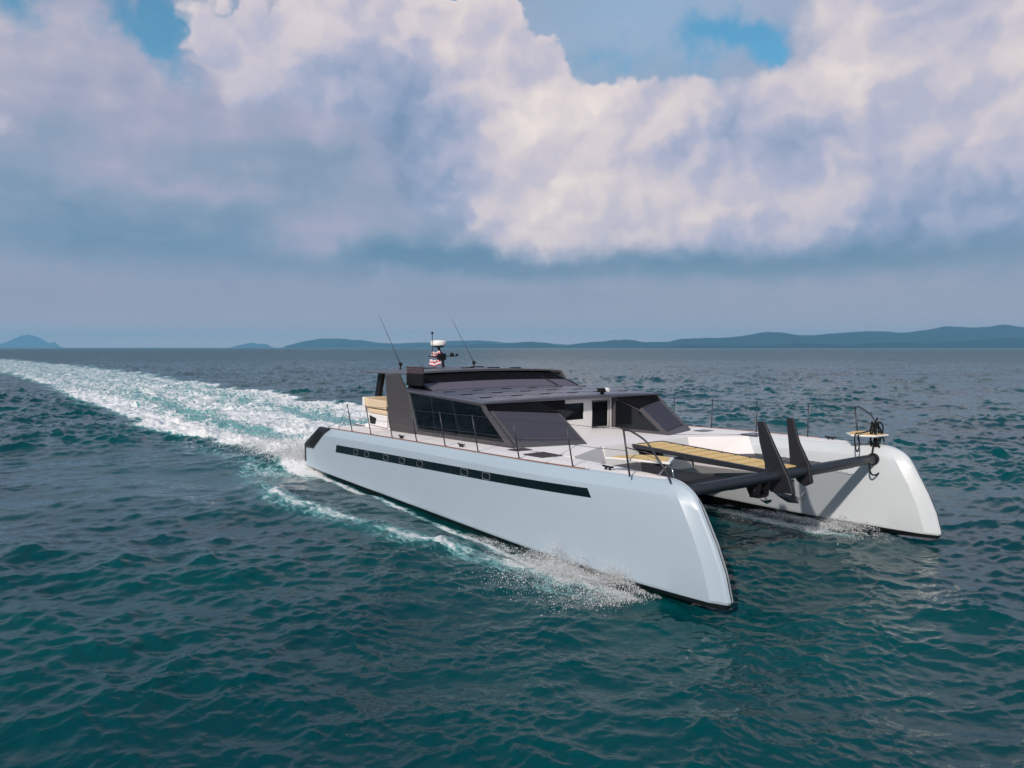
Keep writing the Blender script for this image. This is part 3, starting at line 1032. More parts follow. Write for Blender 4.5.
# toe rails
for s in (-1, 1):
    bm = bmesh.new()
    add_tube(bm, [(x, s * (HY + hull_w(x) - 0.185 * min(1, hull_w(x) / 0.6)), zdeck(x) + 0.005) for x in np.linspace(2.2, 16.4, 40)], 0.017, 6)
    link('toe_rail', bm, M['rail'], boat, smooth=True)

# cockpit sole/coaming aft (cream) and the aft seat
bm = bmesh.new()
add_box(bm, 2.6, 5.0, -3.45, 3.45, 1.72, 1.86)
link('cockpit_step', bm, M['deck'], boat, bevel=0.02)


def sofa():
    y0, y1 = -3.55, -1.9
    root = None
    bm = bmesh.new()
    # moulded base with a dark locker opening
    add_box(bm, 3.0, 4.6, y0, y1, 1.86, 2.30)
    base = link('cockpit_sofa', bm, M['white'], boat, bevel=0.04)
    bm = bmesh.new(); add_hexa(bm, [(3.25, y0 - 0.012, 1.92), (3.70, y0 - 0.012, 1.92), (3.70, y0 + 0.03, 1.92), (3.25, y0 + 0.03, 1.92), (3.20, y0 - 0.012, 2.24), (3.80, y0 - 0.012, 2.16), (3.80, y0 + 0.03, 2.16), (3.20, y0 + 0.03, 2.24)]); link('locker_opening', bm, M['black'], base, bevel=0.02)
    bm = bmesh.new(); add_box(bm, 2.95, 4.6, y0 + 0.05, y1, 2.305, 2.48); link('seat_cushion', bm, M['tan'], base, bevel=0.05, segs=3)
    bm = bmesh.new()
    add_hexa(bm, [(2.78, y0, 2.50), (3.05, y0, 2.50), (3.05, y1, 2.50), (2.78, y1, 2.50), (2.70, y0, 2.88), (2.98, y0, 2.88), (2.98, y1, 2.88), (2.70, y1, 2.88)])
    link('back_cushion', bm, M['tan'], base, bevel=0.06, segs=3)
    bm = bmesh.new(); add_box(bm, 3.06, 4.6, y0 - 0.02, y0 + 0.16, 2.52, 2.84); link('side_cushion', bm, M['tan'], base, bevel=0.05, segs=3)
    bm = bmesh.new(); add_box(bm, 2.58, 2.76, y0 - 0.02, y1, 2.32, 2.88); link('seat_shell', bm, M['white'], base, bevel=0.04)
    return base


sofa()

# ------------------------------------------------------------------ cabin


def zr(x):          # underside/top reference of the low roof along its length
    return 3.18 + (11.05 - x) * 0.030


CY = 3.62
# low roof slab, gently cambered, thin at the edges
bm = bmesh.new()
prev = None
for x in np.linspace(5.75, 11.02, 14):
    z = zr(x)
    ys = np.linspace(-3.66, 3.60, 15)
    if x < 6.2: ys = ys * (0.985)
    top = [(x, y, z + 0.0 + 0.05 * (1 - (y / 3.68) ** 2)) for y in ys]
    bot = [(x, y, z - 0.055 + 0.0 * (1 - (y / 3.68) ** 2)) for y in ys[::-1]]
    ring = [bm.verts.new(p) for p in top + bot]
    if prev:
        for k in range(len(ring)):
            bm.faces.new((prev[k], prev[(k + 1) % len(ring)], ring[(k + 1) % len(ring)], ring[k]))
    else:
        bm.faces.new(ring)
    prev = ring
bm.faces.new(prev)
roof = link('cabin_roof', bm, M['roof'], boat, bevel=0.012)


def roof_z(x, y): return zr(x) + 0.05 * (1 - (y / 3.68) ** 2)


# solar panels on the low roof with their black junction boxes
for ix, (xa, xb) in enumerate(((7.75, 8.75), (8.82, 9.82), (9.89, 10.85))):
    for iy in range(6):
        ya = -3.42 + iy * 1.145
        yb = ya + 1.10
        bm = bmesh.new()
        nseg = 3
        for k in range(nseg):
            y0_, y1_ = ya + (yb - ya) * k / nseg, ya + (yb - ya) * (k + 1) / nseg
            v = [bm.verts.new((x, y, roof_z(x, y) + 0.006)) for x, y in ((xa, y0_), (xb, y0_), (xb, y1_), (xa, y1_))]
            bm.faces.new(v)
        bmesh.ops.remove_doubles(bm, verts=bm.verts[:], dist=0.001)
        pn = link('solar_panel', bm, M['solar'], roof)
        bm = bmesh.new()
        yc = (ya + yb) / 2
        zc = roof_z(xa, yc) + 0.007
        add_box(bm, xa + 0.06, xa + 0.15, yc - 0.2, yc + 0.2, zc - 0.01, zc + 0.012)
        jb = link('junction_box', bm, M['black'], roof, bevel=0.004)

# grey side wall panels (raked slab between deck and top roof)
for s in (-1, 1):
    bm = bmesh.new()
    poly = [(5.15, 1.80), (6.95, 1.86), (6.45, 3.10), (6.18, 3.36), (5.75, 3.84), (4.72, 3.80), (4.86, 2.9)]
    add_slab(bm, [(x, s * (CY + 0.03), z) for x, z in poly], (0, -s * 0.10, 0))
    link('side_wall', bm, M['grey'], boat, bevel=0.012)

# side windows with frame
for s in (-1, 1):
    bm = bmesh.new()
    y = s * CY
    outer = [(6.95, 1.90), (12.42, 2.06), (11.12, 2.97), (10.98, 3.12), (6.20, 3.28)]
    inner = [(7.02, 2.00), (12.02, 2.14), (10.98, 2.92), (10.84, 3.08), (6.42, 3.23)]
    for i in range(5):
        a, b, c, d = outer[i], outer[(i + 1) % 5], inner[(i + 1) % 5], inner[i]
        add_slab(bm, [(a[0], y, a[1]), (b[0], y, b[1]), (c[0], y, c[1]), (d[0], y, d[1])], (0, -s * 0.07, 0))
    fr = link('window_frame', bm, M['frame'], boat, bevel=0.006)
    bm = bmesh.new()
    add_slab(bm, [(x, y - s * 0.03, z) for x, z in inner], (0, -s * 0.012, 0))
    link('side_window', bm, M['glass'], fr)
    for (xa, za, xb, zb) in ((8.15, 2.03, 7.85, 3.18), (9.6, 2.07, 9.15, 3.14)):
        bm = bmesh.new()
        add_tube(bm, [(xa, y - s * 0.055, za), (xb, y - s * 0.055, zb)], 0.018, 6)
        link('mullion', bm, M['carbon'], fr)

# front pods: raked solar shades either side of the door recess
for s in (-1, 1):
    yo, yi = s * 3.52, s * 1.66
    BO = Vector((12.45, yo, 2.06)); BI = Vector((13.28, yi, 2.05))
    TO = Vector((11.16, yo, 2.95)); TI = Vector((12.04, yi, 2.85))

    def FP(u, v, off=0.0):
        a = BO.lerp(BI, u); b = TO.lerp(TI, u)
        nrm = (BI - BO).cross(TO - BO).normalized()
        if nrm.x < 0: nrm = -nrm
        return a.lerp(b, v) + nrm * off
    bm = bmesh.new()
    outer = [(0, 0), (1, 0), (1, 1), (0, 1)]
    inner = [(0.05, 0.15), (0.965, 0.15), (0.965, 0.985), (0.05, 0.985)]
    th = FP(0.5, 0.5, -0.07) - FP(0.5, 0.5)
    for i in range(4):
        a, b, c, d = outer[i], outer[(i + 1) % 4], inner[(i + 1) % 4], inner[i]
        add_slab(bm, [FP(*a), FP(*b), FP(*c), FP(*d)], th)
    fr = link('windshield_frame', bm, M['frame'], boat, bevel=0.008)
    bm = bmesh.new()
    add_slab(bm, [FP(u, v, -0.012) for u, v in ((0.045, 0.14), (0.97, 0.14), (0.97, 0.99), (0.045, 0.99))], (FP(0, 0, -0.03) - FP(0, 0)))
    link('sun_shade', bm, M['mauve'], fr)
    bm = bmesh.new()
    add_tube(bm, [FP(0.06, 0.22, -0.004), FP(0.95, 0.22, -0.004)], 0.014, 6)
    link('shade_bar', bm, M['frame'], fr)
    # dark glass from the shade back up to the roof edge, and the black band under that edge
    bm = bmesh.new()
    yq = yi - s * 0.015
    add_slab(bm, [TO + Vector((-0.02, 0, -0.02)), Vector((TI.x + 0.02, yq, TI.z + 0.012)), Vector((11.0, yq, 3.13)), Vector((10.98, yo, 3.11))], (-0.06, 0, -0.07))
    link('windshield', bm, M['matte'], fr)
    bm = bmesh.new()
    ya, yb = sorted((s * 3.50, (-0.58 if s < 0 else 1.72)))
    add_box(bm, 10.93, 10.985, ya, yb, 2.84, 3.135)
    link('roof_fascia', bm, M['matte'], fr)
    # inner window facing the recess
    y = yi
    outer = [(10.75, 1.98), (13.28, 2.05), (12.04, 2.85), (11.02, 3.12), (10.75, 3.12)]
    inner = [(10.88, 2.12), (12.86, 2.16), (11.93, 2.76), (11.05, 3.02), (10.88, 3.02)]
    bm = bmesh.new()
    for i in range(5):
        a, b, c, d = outer[i], outer[(i + 1) % 5], inner[(i + 1) % 5], inner[i]
        add_slab(bm, [(a[0], y, a[1]), (b[0], y, b[1]), (c[0], y, c[1]), (d[0], y, d[1])], (0, s * 0.06, 0))
    f2 = link('quarter_frame', bm, M['frame'], boat, bevel=0.006)
    bm = bmesh.new()
    add_slab(bm, [(x, y + s * 0.025, z) for x, z in inner], (0, s * 0.012, 0))
    link('quarter_window', bm, M['darkglass'], f2)

# white bulkhead in the recess, with a door and a window
bm = bmesh.new()
X0 = 10.72


def wall_with_holes(bm, x, y0, y1, z0, z1, holes, th):
    ys = sorted({y0, y1, *[h[0] for h in holes], *[h[1] for h in holes]})
    zs = sorted({z0, z1, *[h[2] for h in holes], *[h[3] for h in holes]})
    for ya, yb in zip(ys[:-1], ys[1:]):
        for za, zb in zip(zs[:-1], zs[1:]):
            yc, zc = (ya + yb) / 2, (za + zb) / 2
            if any(h[0] < yc < h[1] and h[2] < zc < h[3] for h in holes): continue
            v = [bm.verts.new((x, *p)) for p in ((ya, za), (yb, za), (yb, zb), (ya, zb))]
            bm.faces.new(v)
    bmesh.ops.remove_doubles(bm, verts=bm.verts[:], dist=0.0005)
    r = bmesh.ops.extrude_face_region(bm, geom=bm.faces[:])
    bmesh.ops.translate(bm, verts=[e for e in r['geom'] if isinstance(e, bmesh.types.BMVert)], vec=(-th, 0, 0))


wall_with_holes(bm, X0, -1.655, 1.655, 2.0, 3.165, [(0.80, 1.50, 2.16, 3.0), (-1.1, 0.43, 2.45, 2.98)], 0.06)
link('front_bulkhead', bm, M['white'], boat, bevel=0.006)
bm = bmesh.new()
add_box(bm, X0 - 0.045, X0 - 0.03, 0.78, 1.52, 2.14, 3.02)
w1_ = link('door_window', bm, M['darkglass'], boat)
bm = bmesh.new()
add_box(bm, X0 - 0.045, X0 - 0.03, -1.12, 0.45, 2.43, 3.0)
link('bulkhead_window', bm, M['darkglass'], boat)
bm = bmesh.new()
add_tube(bm, [(X0 + 0.012, 0.78, 2.14), (X0 + 0.012, 1.52, 2.14), (X0 + 0.012, 1.52, 3.02), (X0 + 0.012, 0.78, 3.02)], 0.014, 6, closed=True)
link('window_seal', bm, M['black'], w1_)
# low locker seat in front of the bulkhead
bm = bmesh.new()
add_hexa(bm, [(X0 + 0.02, -1.60, 2.0), (X0 + 0.75, -1.60, 2.0), (X0 + 0.75, 1.60, 2.0), (X0 + 0.02, 1.60, 2.0), (X0 + 0.02, -1.60, 2.13), (X0 + 0.45, -1.60, 2.13), (X0 + 0.45, 1.60, 2.13), (X0 + 0.02, 1.60, 2.13)])
link('locker_seat', bm, M['white'], boat, bevel=0.02)

# interior seen through the glass
bm = bmesh.new(); add_box(bm, 5.3, 10.6, -3.45, 3.45, 1.98, 2.02); link('cabin_floor', bm, M['wood'], boat)
bm = bmesh.new(); add_box(bm, 7.9, 8.4, -3.25, -2.6, 2.02, 3.05); add_box(bm, 5.5, 5.6, -3.4, 3.4, 2.02, 3.3); link('cabin_bulkhead', bm, M['wood'], boat, bevel=0.02)
bm = bmesh.new(); add_box(bm, 8.8, 10.3, -3.2, -2.5, 2.02, 2.35); add_box(bm, 8.7, 8.9, -3.2, -2.5, 2.35, 2.62); link('cabin_settee', bm, M['wood'], boat, bevel=0.04)
for s in (-1, 1):
    bm = bmesh.new(); ya, yb = sorted((s * 1.9, s * 3.3)); add_box(bm, 10.9, 11.4, ya, yb, 2.05, 2.45); link('dashboard', bm, M['black'], boat, bevel=0.03)
bm = bmesh.new(); add_tube(bm, [(10.55, -2.7 + 0.20 * math.cos(a), 2.55 + 0.20 * math.sin(a)) for a in np.linspace(0, 2 * PI, 20)[:-1]], 0.014, 6, closed=True)
add_tube(bm, [(10.56, -2.9, 2.55), (10.56, -2.5, 2.55)], 0.012, 6); add_tube(bm, [(10.55, -2.7, 2.55), (10.9, -2.7, 2.45)], 0.02, 6)
link('steering_wheel', bm, M['black'], boat, smooth=True)
bm = bmesh.new(); add_box(bm, 9.7, 10.1, -3.05, -2.6, 2.36, 2.48); add_box(bm, 9.62, 9.74, -3.05, -2.6, 2.48, 2.95); link('helm_seat', bm, M['black'], boat, bevel=0.04)

# ------------------------------------------------------------------ top roof and its raked screens


def ztop_roof(x, y): return 3.845 + 0.10 * (1 - (y / 3.35) ** 2) + 0.006 * (x - 2.3)


bm = bmesh.new()
prev = None
for x in np.linspace(2.10, 5.85, 10):
    hwid = 3.42 if x > 2.6 else 3.40
    ys = np.linspace(-hwid, hwid, 17)
    top = [(x, y, ztop_roof(x, y)) for y in ys]
    bot = [(x, y, ztop_roof(x, 3.35) - 0.05 + 0.6 * (ztop_roof(x, y) - ztop_roof(x, 3.35))) for y in ys[::-1]]
    ring = [bm.verts.new(p) for p in top + bot]
    if prev:
        for k in range(len(ring)):
            bm.faces.new((prev[k], prev[(k + 1) % len(ring)], ring[(k + 1) % len(ring)], ring[k]))
    else:
        bm.faces.new(ring)
    prev = ring
bm.faces.new(prev)
troof = link('top_roof', bm, M['toproof'], boat, bevel=0.012)
# low black fittings along the top
for (x, y, l) in ((4.6, -0.4, 0.5), (4.9, 0.6, 0.5), (5.0, 1.6, 0.45), (3.5, -1.4, 0.5), (3.2, 0.9, 0.6)):
    bm = bmesh.new()
    z = ztop_roof(x, y)
    add_box(bm, x, x + 0.16, y, y + l, z - 0.01, z + 0.035)
    link('roof_fitting', bm, M['black'], troof, bevel=0.008)

# front screen: dark glass above, mauve panel below
XT, XB = 5.58, 7.25
ZT = 3.84


def SP(y, v):
    x = XB + (XT - XB) * v
    zb = roof_z(XB, y) + 0.01
    zt = ztop_roof(5.6, y) - 0.05
    yy = y * (1.0 - 0.03 * v)
    return Vector((x, yy, zb + (zt - zb) * v))


bm = bmesh.new()
ys = np.linspace(-3.2, 3.2, 13)
for a, b in zip(ys[:-1], ys[1:]):
    add_slab(bm, [SP(a, 0.0), SP(b, 0.0), SP(b, 0.40), SP(a, 0.40)], (-0.03, 0, -0.02))
bmesh.ops.remove_doubles(bm, verts=bm.verts[:], dist=0.0005)
fs = link('screen_panel', bm, M['bulwark'], boat)
bm = bmesh.new()
for a, b in zip(ys[:-1], ys[1:]):
    add_slab(bm, [SP(a, 0.40) + Vector((-0.02, 0, 0)), SP(b, 0.40) + Vector((-0.02, 0, 0)), SP(b, 1.0), SP(a, 1.0)], (-0.02, 0, -0.01))
bmesh.ops.remove_doubles(bm, verts=bm.verts[:], dist=0.0005)
link('front_screen', bm, M['matte'], fs)
for y in (-3.2, 2.2, 3.2):
    bm = bmesh.new()
    w = 0.03
    add_slab(bm, [SP(y - w, 0.0) + Vector((0.02, 0, 0.02)), SP(y + w, 0.0) + Vector((0.02, 0, 0.02)), SP(y + w, 1.0) + Vector((0.02, 0, 0.0)), SP(y - w, 1.0) + Vector((0.02, 0, 0.0))], (-0.07, 0, -0.04))
    link('screen_post', bm, M['black'], fs)
# side cheeks of the upper enclosure
for s in (-1, 1):
    bm = bmesh.new()
    y = s * 3.16
    add_slab(bm, [(5.55, y, zr(5.6) - 0.05), (7.2, y, roof_z(7.2, 3.2)), (5.62, y, 3.80), (5.55, y, 3.80)], (0, -s * 0.03, 0))
    link('screen_cheek', bm, M['darkglass'] if s < 0 else M['bulwark'], boat)
# dark backing inside the upper helm: seats and console
bm = bmesh.new(); add_box(bm, 5.6, 6.2, -2.2, 2.2, 3.2, 3.55); link('upper_console', bm, M['black'], boat, bevel=0.03)

# brown louvred vent standing by the side of the top roof
bm = bmesh.new(); add_box(bm, 5.95, 7.05, -3.44, -3.34, 3.47, 3.86)
vb = link('vent_panel', bm, M['black'], boat, bevel=0.015)
vb['label'] = 'black and brown louvred vent panel beside the top roof'
for k in range(3):
    bm = bmesh.new()
    add_box(bm, 5.95, 7.05, -3.43, -3.35, 3.865 + k * 0.085, 3.935 + k * 0.085)
    link('louvre', bm, M['brown'], vb, bevel=0.01)

# aft posts
for s in (-1, 1):
    bm = bmesh.new()
    add_hexa(bm, [(2.05, s * 2.9 - 0.07, 1.86), (2.40, s * 2.9 - 0.07, 1.86), (2.40, s * 2.9 + 0.07, 1.86), (2.05, s * 2.9 + 0.07, 1.86),
                  (2.75, s * 2.9 - 0.07, 3.84), (3.15, s * 2.9 - 0.07, 3.84), (3.15, s * 2.9 + 0.07, 3.84), (2.75, s * 2.9 + 0.07, 3.84)])
    link('roof_post', bm, M['black'], boat, bevel=0.02)

# ------------------------------------------------------------------ radar mast and aerials
bm = bmesh.new()
mz = ztop_roof(2.5, 0)
add_tube(bm, [(2.5, 0.06, mz - 0.02), (2.48, 0.05, mz + 0.35), (2.42, 0.0, mz + 0.60)], 0.06, 10)
add_tube(bm, [(2.42, 0.0, mz + 0.55), (2.40, -0.12, mz + 0.82)], 0.05, 10)
add_tube(bm, [(2.45, -0.62, mz + 0.45), (2.45, 0.75, mz + 0.45)], 0.016, 8)
add_box(bm, 2.32, 2.56, -0.14, 0.16, mz + 0.30, mz + 0.56)
add_lathe(bm, [(0.05, 0.0), (0.20, 0.01), (0.22, 0.06)], (2.40, -0.10, mz + 0.80), 16)
mast = link('radar_mast', bm, M['black'], boat, bevel=0.006)
bm = bmesh.new()
add_lathe(bm, [(0.24, 0.0), (0.315, 0.02), (0.325, 0.06), (0.325, 0.17), (0.30, 0.215), (0.22, 0.24), (0.05, 0.25)], (2.40, -0.10, mz + 0.86), 28)
link('radar_dome', bm, M['radar'], mast, smooth=True)
bm = bmesh.new()
add_tube(bm, [(2.45, -0.42, mz + 0.42), (2.45, -0.42, mz + 1.36)], 0.014, 8)
add_lathe(bm, [(0.02, 0), (0.045, 0.02), (0.045, 0.09), (0.02, 0.11)], (2.45, -0.42, mz + 1.33), 12)
link('vhf_whip', bm, M['black'], mast, smooth=True)
bm = bmesh.new()
add_lathe(bm, [(0.03, -0.08), (0.08, -0.06), (0.09, 0.04), (0.05, 0.09)], (2.45, 0.50, mz + 0.50), 12)
add_lathe(bm, [(0.03, -0.05), (0.06, -0.04), (0.065, 0.03), (0.03, 0.06)], (2.45, 0.74, mz + 0.49), 12)
link('mast_camera', bm, M['black'], mast, smooth=True)


def flag(y, z, w, h, lab):
    bm = bmesh.new()
    nx, nz = 8, 6
    g_ = [[None] * (nz + 1) for _ in range(nx + 1)]
    for i in range(nx + 1):
        for j in range(nz + 1):
            u, v = i / nx, j / nz
            g_[i][j] = bm.verts.new((2.44 - 0.25 * u * w / 0.3, y - w * u, z - h * v + 0.03 * math.sin(7 * u + 1) - 0.05 * u))
            g_[i][j].co.x += 0.05 * math.sin(9 * u + 2 * v)
    for i in range(nx):
        for j in range(nz):
            f = bm.faces.new((g_[i][j], g_[i + 1][j], g_[i + 1][j + 1], g_[i][j + 1]))
            f.material_index = 1 if j in (0, 1) and z > 4.2 or (j in (3, 4)) else 0
    o = link('flag', bm, [M['red'], M['pinkw']], None, smooth=True)
    sd = o.modifiers.new('solid', 'SOLIDIFY'); sd.thickness = 0.006
    o.location = ORG; o.rotation_euler = (0, 0, YAW)
    tag(o, lab, 'flag', 'little flags on the radar mast')
    return o


flag(-0.06, mz + 0.66, 0.26, 0.22, 'small red and white flag, the upper one, just under the radar dome')
flag(-0.04, mz + 0.34, 0.34, 0.26, 'larger pale pink and red flag, the lower one on the radar mast')

for s, xb in ((-1, 2.62), (1, 1.88)):
    bm = bmesh.new()
    zb = ztop_roof(xb, 1.95)
    add_lathe(bm, [(0.05, 0.0), (0.05, 0.04), (0.03, 0.05), (0.03, 0.14), (0.075, 0.16), (0.08, 0.23), (0.04, 0.27)], (xb, s * 1.95, zb - 0.01), 12)
    base = link('aerial', bm, M['black'], boat, smooth=True)
    bm = bmesh.new()
    add_tube(bm, [(xb - 0.02, s * 1.95, zb + 0.22), (xb - 0.9, s * 1.95 - 0.03, zb + 1.2), (xb - 1.75, s * 1.95 - 0.05, zb + 2.15)], 0.016, 6, r2=0.006)
    link('whip', bm, M['wire'], base, smooth=True)

# searchlight at the front of the low roof
bm = bmesh.new()
lx, ly = 10.80, 1.15
lz = roof_z(lx, ly)
add_lathe(bm, [(0.08, 0), (0.06, 0.06), (0.05, 0.10)], (lx, ly, lz - 0.005), 14)
add_box(bm, lx - 0.08, lx + 0.10, ly - 0.16, ly + 0.06, lz + 0.06, lz + 0.20)
sl = link('searchlight', bm, M['black'], boat, bevel=0.02)
bm = bmesh.new()
add_tube(bm, [(lx - 0.05, ly + 0.16, lz + 0.13), (lx + 0.12, ly + 0.16, lz + 0.14)], 0.075, 14)
link('lamp_head', bm, M['radar'], sl, bevel=0.012)

# ------------------------------------------------------------------ deck furniture
for i, (xa, xb, ya, yb) in enumerate(((12.66, 13.05, 3.44, 3.98), (13.72, 14.50, 3.60, 4.26))):
    for s in (-1, 1):
        bm = bmesh.new()
        if s > 0:
            if i == 1: xa, xb = 14.35, 14.95
        z = zdeck((xa + xb) / 2)
        y0, y1 = sorted((s * ya, s * yb))
        add_box(bm, xa, xb, y0, y1, z - 0.02, z + 0.030)
        h = link('deck_hatch', bm, M['hatch'], boat, bevel=0.012)

cleats = [(7.85, 4.62), (11.2, 4.50), (16.85, 4.33)]
for (x, y) in cleats:
    for s in (-1, 1):
        z = zdeck(x)
        bm = bmesh.new()
        add_tube(bm, [(x - 0.16, s * y, z + 0.085), (x - 0.08, s * y, z + 0.075), (x + 0.08, s * y, z + 0.075), (x + 0.16, s * y, z + 0.085)], 0.022, 8)
        add_tube(bm, [(x - 0.06, s * y, z - 0.01), (x - 0.06, s * y, z + 0.075)], 0.03, 8)
        add_tube(bm, [(x + 0.06, s * y, z - 0.01), (x + 0.06, s * y, z + 0.075)], 0.03, 8)
        link('cleat', bm, M['black'], boat, smooth=True)

# deck seams on the fore decks
for s in (-1, 1):
    bm = bmesh.new()
    add_tube(bm, [(13.0, s * 1.75, zdeck(13.3) + 0.036), (13.9, s * 3.0, zdeck(13.6) + 0.018), (15.2, s * 4.72, zdeck(15) + 0.006)], 0.008, 5)
    add_tube(bm, [(16.0, s * 3.62, zdeck(16) + 0.006), (16.5, s * 4.62, zdeck(16.5) + 0.004)], 0.006, 5)
    link('deck_seam', bm, M['wire'], boat)

# ------------------------------------------------------------------ guard rails
stx = [4.27, 5.82, 7.4, 9.02, 10.69, 12.37, 14.14, 15.99]


def rail_y(x): return HY + hull_w(x) - 0.19 * min(1, hull_w(x) / 0.6)


def stan(x, s):
    zb = zdeck(x)
    y = rail_y(x) - 0.03
    return Vector((x, s * y, zb)), Vector((x - 0.08, s * (y + 0.14), zb + 0.97))


for s in (-1, 1):
    for x in stx:
        b0, t0 = stan(x, s)
        bm = bmesh.new()
        add_tube(bm, [b0 - Vector((0, 0, 0.01)), b0.lerp(t0, 0.5), t0], 0.0165, 8)
        add_lathe(bm, [(0.035, 0), (0.03, 0.03), (0.02, 0.04)], b0 - Vector((0, 0, 0.005)), 10)
        link('stanchion', bm, M['wire'], boat, smooth=True)
    # lifelines: three wires
    for f_ in (0.98, 0.52):
        bm = bmesh.new()
        pts = []
        for i, x in enumerate(stx + [17.62]):
            b0, t0 = stan(x, s)
            p = b0.lerp(t0, f_)
            if pts:
                q = (pts[-1] + p) / 2; q.z -= 0.012
                pts.append(q)
            pts.append(p)
        add_tube(bm, pts, 0.0055, 5)
        link('lifeline', bm, M['wire'], boat, smooth=True)
    # aft brace wires
    bm = bmesh.new()
    b0, t0 = stan(4.27, s)
    add_tube(bm, [t0, (3.0, s * 4.7, zdeck(3.0))], 0.007, 5)
    add_tube(bm, [b0.lerp(t0, 0.55), (3.0, s * 4.7, zdeck(3.0))], 0.006, 5)
    link('brace_wire', bm, M['wire'], boat)
    # bow pulpit: post plus curved tube
    bm = bmesh.new()
    yb = HY + 0.30
    dxp = 0.0 if s < 0 else -0.22
    pA = Vector((17.75 + dxp, s * (HY + 0.42), zdeck(17.7)))
    pT = Vector((17.60 + dxp, s * (HY + 0.46), 3.09))
    add_tube(bm, [pA, pT], 0.020, 8)
    add_tube(bm, smooth_path([pT, (17.76 + dxp, s * (HY + 0.44), 3.08), (18.12 + dxp, s * (HY + 0.36), 2.90), (18.32 + dxp, s * (HY + 0.28), 2.62), (18.52 + dxp, s * (HY + 0.22), 2.35), (18.62 + dxp, s * (HY + 0.18), 2.12)]), 0.020, 8)
    b1 = pA.lerp(pT, 0.62)
    add_tube(bm, [b1, (18.32 + dxp, s * (HY + 0.28), 2.64)], 0.012, 6)
    pul = link('pulpit', bm, M['wire'], boat, smooth=True)
    # teak seat on the pulpit, over the inner edge of the deck
    bm = bmesh.new()
    z = 2.42 if s < 0 else 2.40
    if s < 0:
        poly = [(17.32, -4.62), (18.35, -4.02), (17.95, -3.55), (17.35, -3.86), (17.05, -4.30)]
        poly = [(17.05, -4.62), (18.36, -4.08), (17.98, -3.52), (17.42, -3.62), (17.12, -4.05)]
    else:
        poly = [(17.80, 4.62), (18.50, 4.30), (18.45, 3.72), (17.95, 3.42), (17.60, 3.80), (17.55, 4.30)]
    add_slab(bm, [(x, y, z) for x, y in poly], (0, 0, 0.045))
    ps = link('pulpit_seat', bm, M['radar'], boat, bevel=0.012)
    cx_, cy_ = np.mean([p[0] for p in poly]), np.mean([p[1] for p in poly])
    bm = bmesh.new()
    add_slab(bm, [(cx_ + (x - cx_) * 0.88, cy_ + (y - cy_) * 0.88, z + 0.046) for x, y in poly], (0, 0, 0.006))
    link('seat_top', bm, M['teak'], ps)
    for (lx_, ly_, bx_, by_) in ((18.30, 3.98, 18.42, 4.02), (18.22, 3.95, 18.05, 4.1)):
        bm = bmesh.new()
        add_tube(bm, [(lx_, s * ly_, z), (bx_, s * by_, zdeck(18) - 0.01)], 0.016, 8)
        link('seat_leg', bm, M['steel'], ps, smooth=True)

# ------------------------------------------------------------------ fore beam, fins, nets, walkway
BX, BZ = 18.36, 1.80
bm = bmesh.new()
add_tube(bm, [(BX, y, BZ + 0.02) for y in np.linspace(-4.02, 4.02, 9)], 0.128, 24)
beam = link('fore_beam', bm, M['beam'], boat, smooth=True)
for s in (-1, 1):
    bm = bmesh.new()
    add_tube(bm, [(BX, s * 3.74, BZ + 0.02), (BX, s * 3.84, BZ + 0.02)], 0.15, 24)
    link('beam_collar', bm, M['black'], beam, bevel=0.01)


def fin(yc, pts):
    bm = bmesh.new()
    # tapered in thickness from root to tip
    a, b = [], []
    for (x, z) in pts:
        t = (z - 1.45) / 1.6
        h = 0.065 * (1 - t) + 0.030 * t
        a.append(bm.verts.new((x, yc - h, z))); b.append(bm.verts.new((x, yc + h, z)))
    bm.faces.new(a); bm.faces.new(b[::-1])
    n = len(a)
    for i in range(n):
        bm.faces.new((a[i], a[(i + 1) % n], b[(i + 1) % n], b[i]))
    return link('beam_fin', bm, M['fin'], beam, bevel=0.022, segs=3)


fin(-0.42, FIN1 := [(17.78, 3.02), (17.98, 3.03), (18.30, 2.42), (18.66, 1.78), (18.78, 1.46), (18.20, 1.42), (18.06, 1.60), (18.02, 2.05), (17.86, 2.55)])
fin(0.62, [(17.86, 3.05), (18.05, 3.06), (18.22, 2.50), (18.50, 1.98), (18.58, 1.56), (18.40, 1.46), (18.20, 1.56), (18.02, 1.86), (17.94, 2.50)])

# bracket under the beam
bm = bmesh.new()
for y in (-1.30, -0.98):
    add_slab(bm, [(BX - 0.30, y, BZ - 0.05), (BX + 0.16, y, BZ - 0.05), (BX + 0.12, y, BZ - 0.36), (BX - 0.12, y, BZ - 0.40)], (0, 0.03, 0))
add_box(bm, BX - 0.14, BX + 0.10, -1.30, -0.96, BZ - 0.39, BZ - 0.34)
add_tube(bm, [(BX, -1.36, BZ - 0.22), (BX, -0.90, BZ - 0.22)], 0.03, 8)
link('anchor_bracket', bm, M['black'], beam, bevel=0.006)
bm = bmesh.new()
add_tube(bm, [(BX + 0.02, -1.34, BZ - 0.22), (BX + 0.02, -1.32, BZ - 0.22)], 0.036, 8)
link('bracket_bolt', bm, M['steel'], beam)


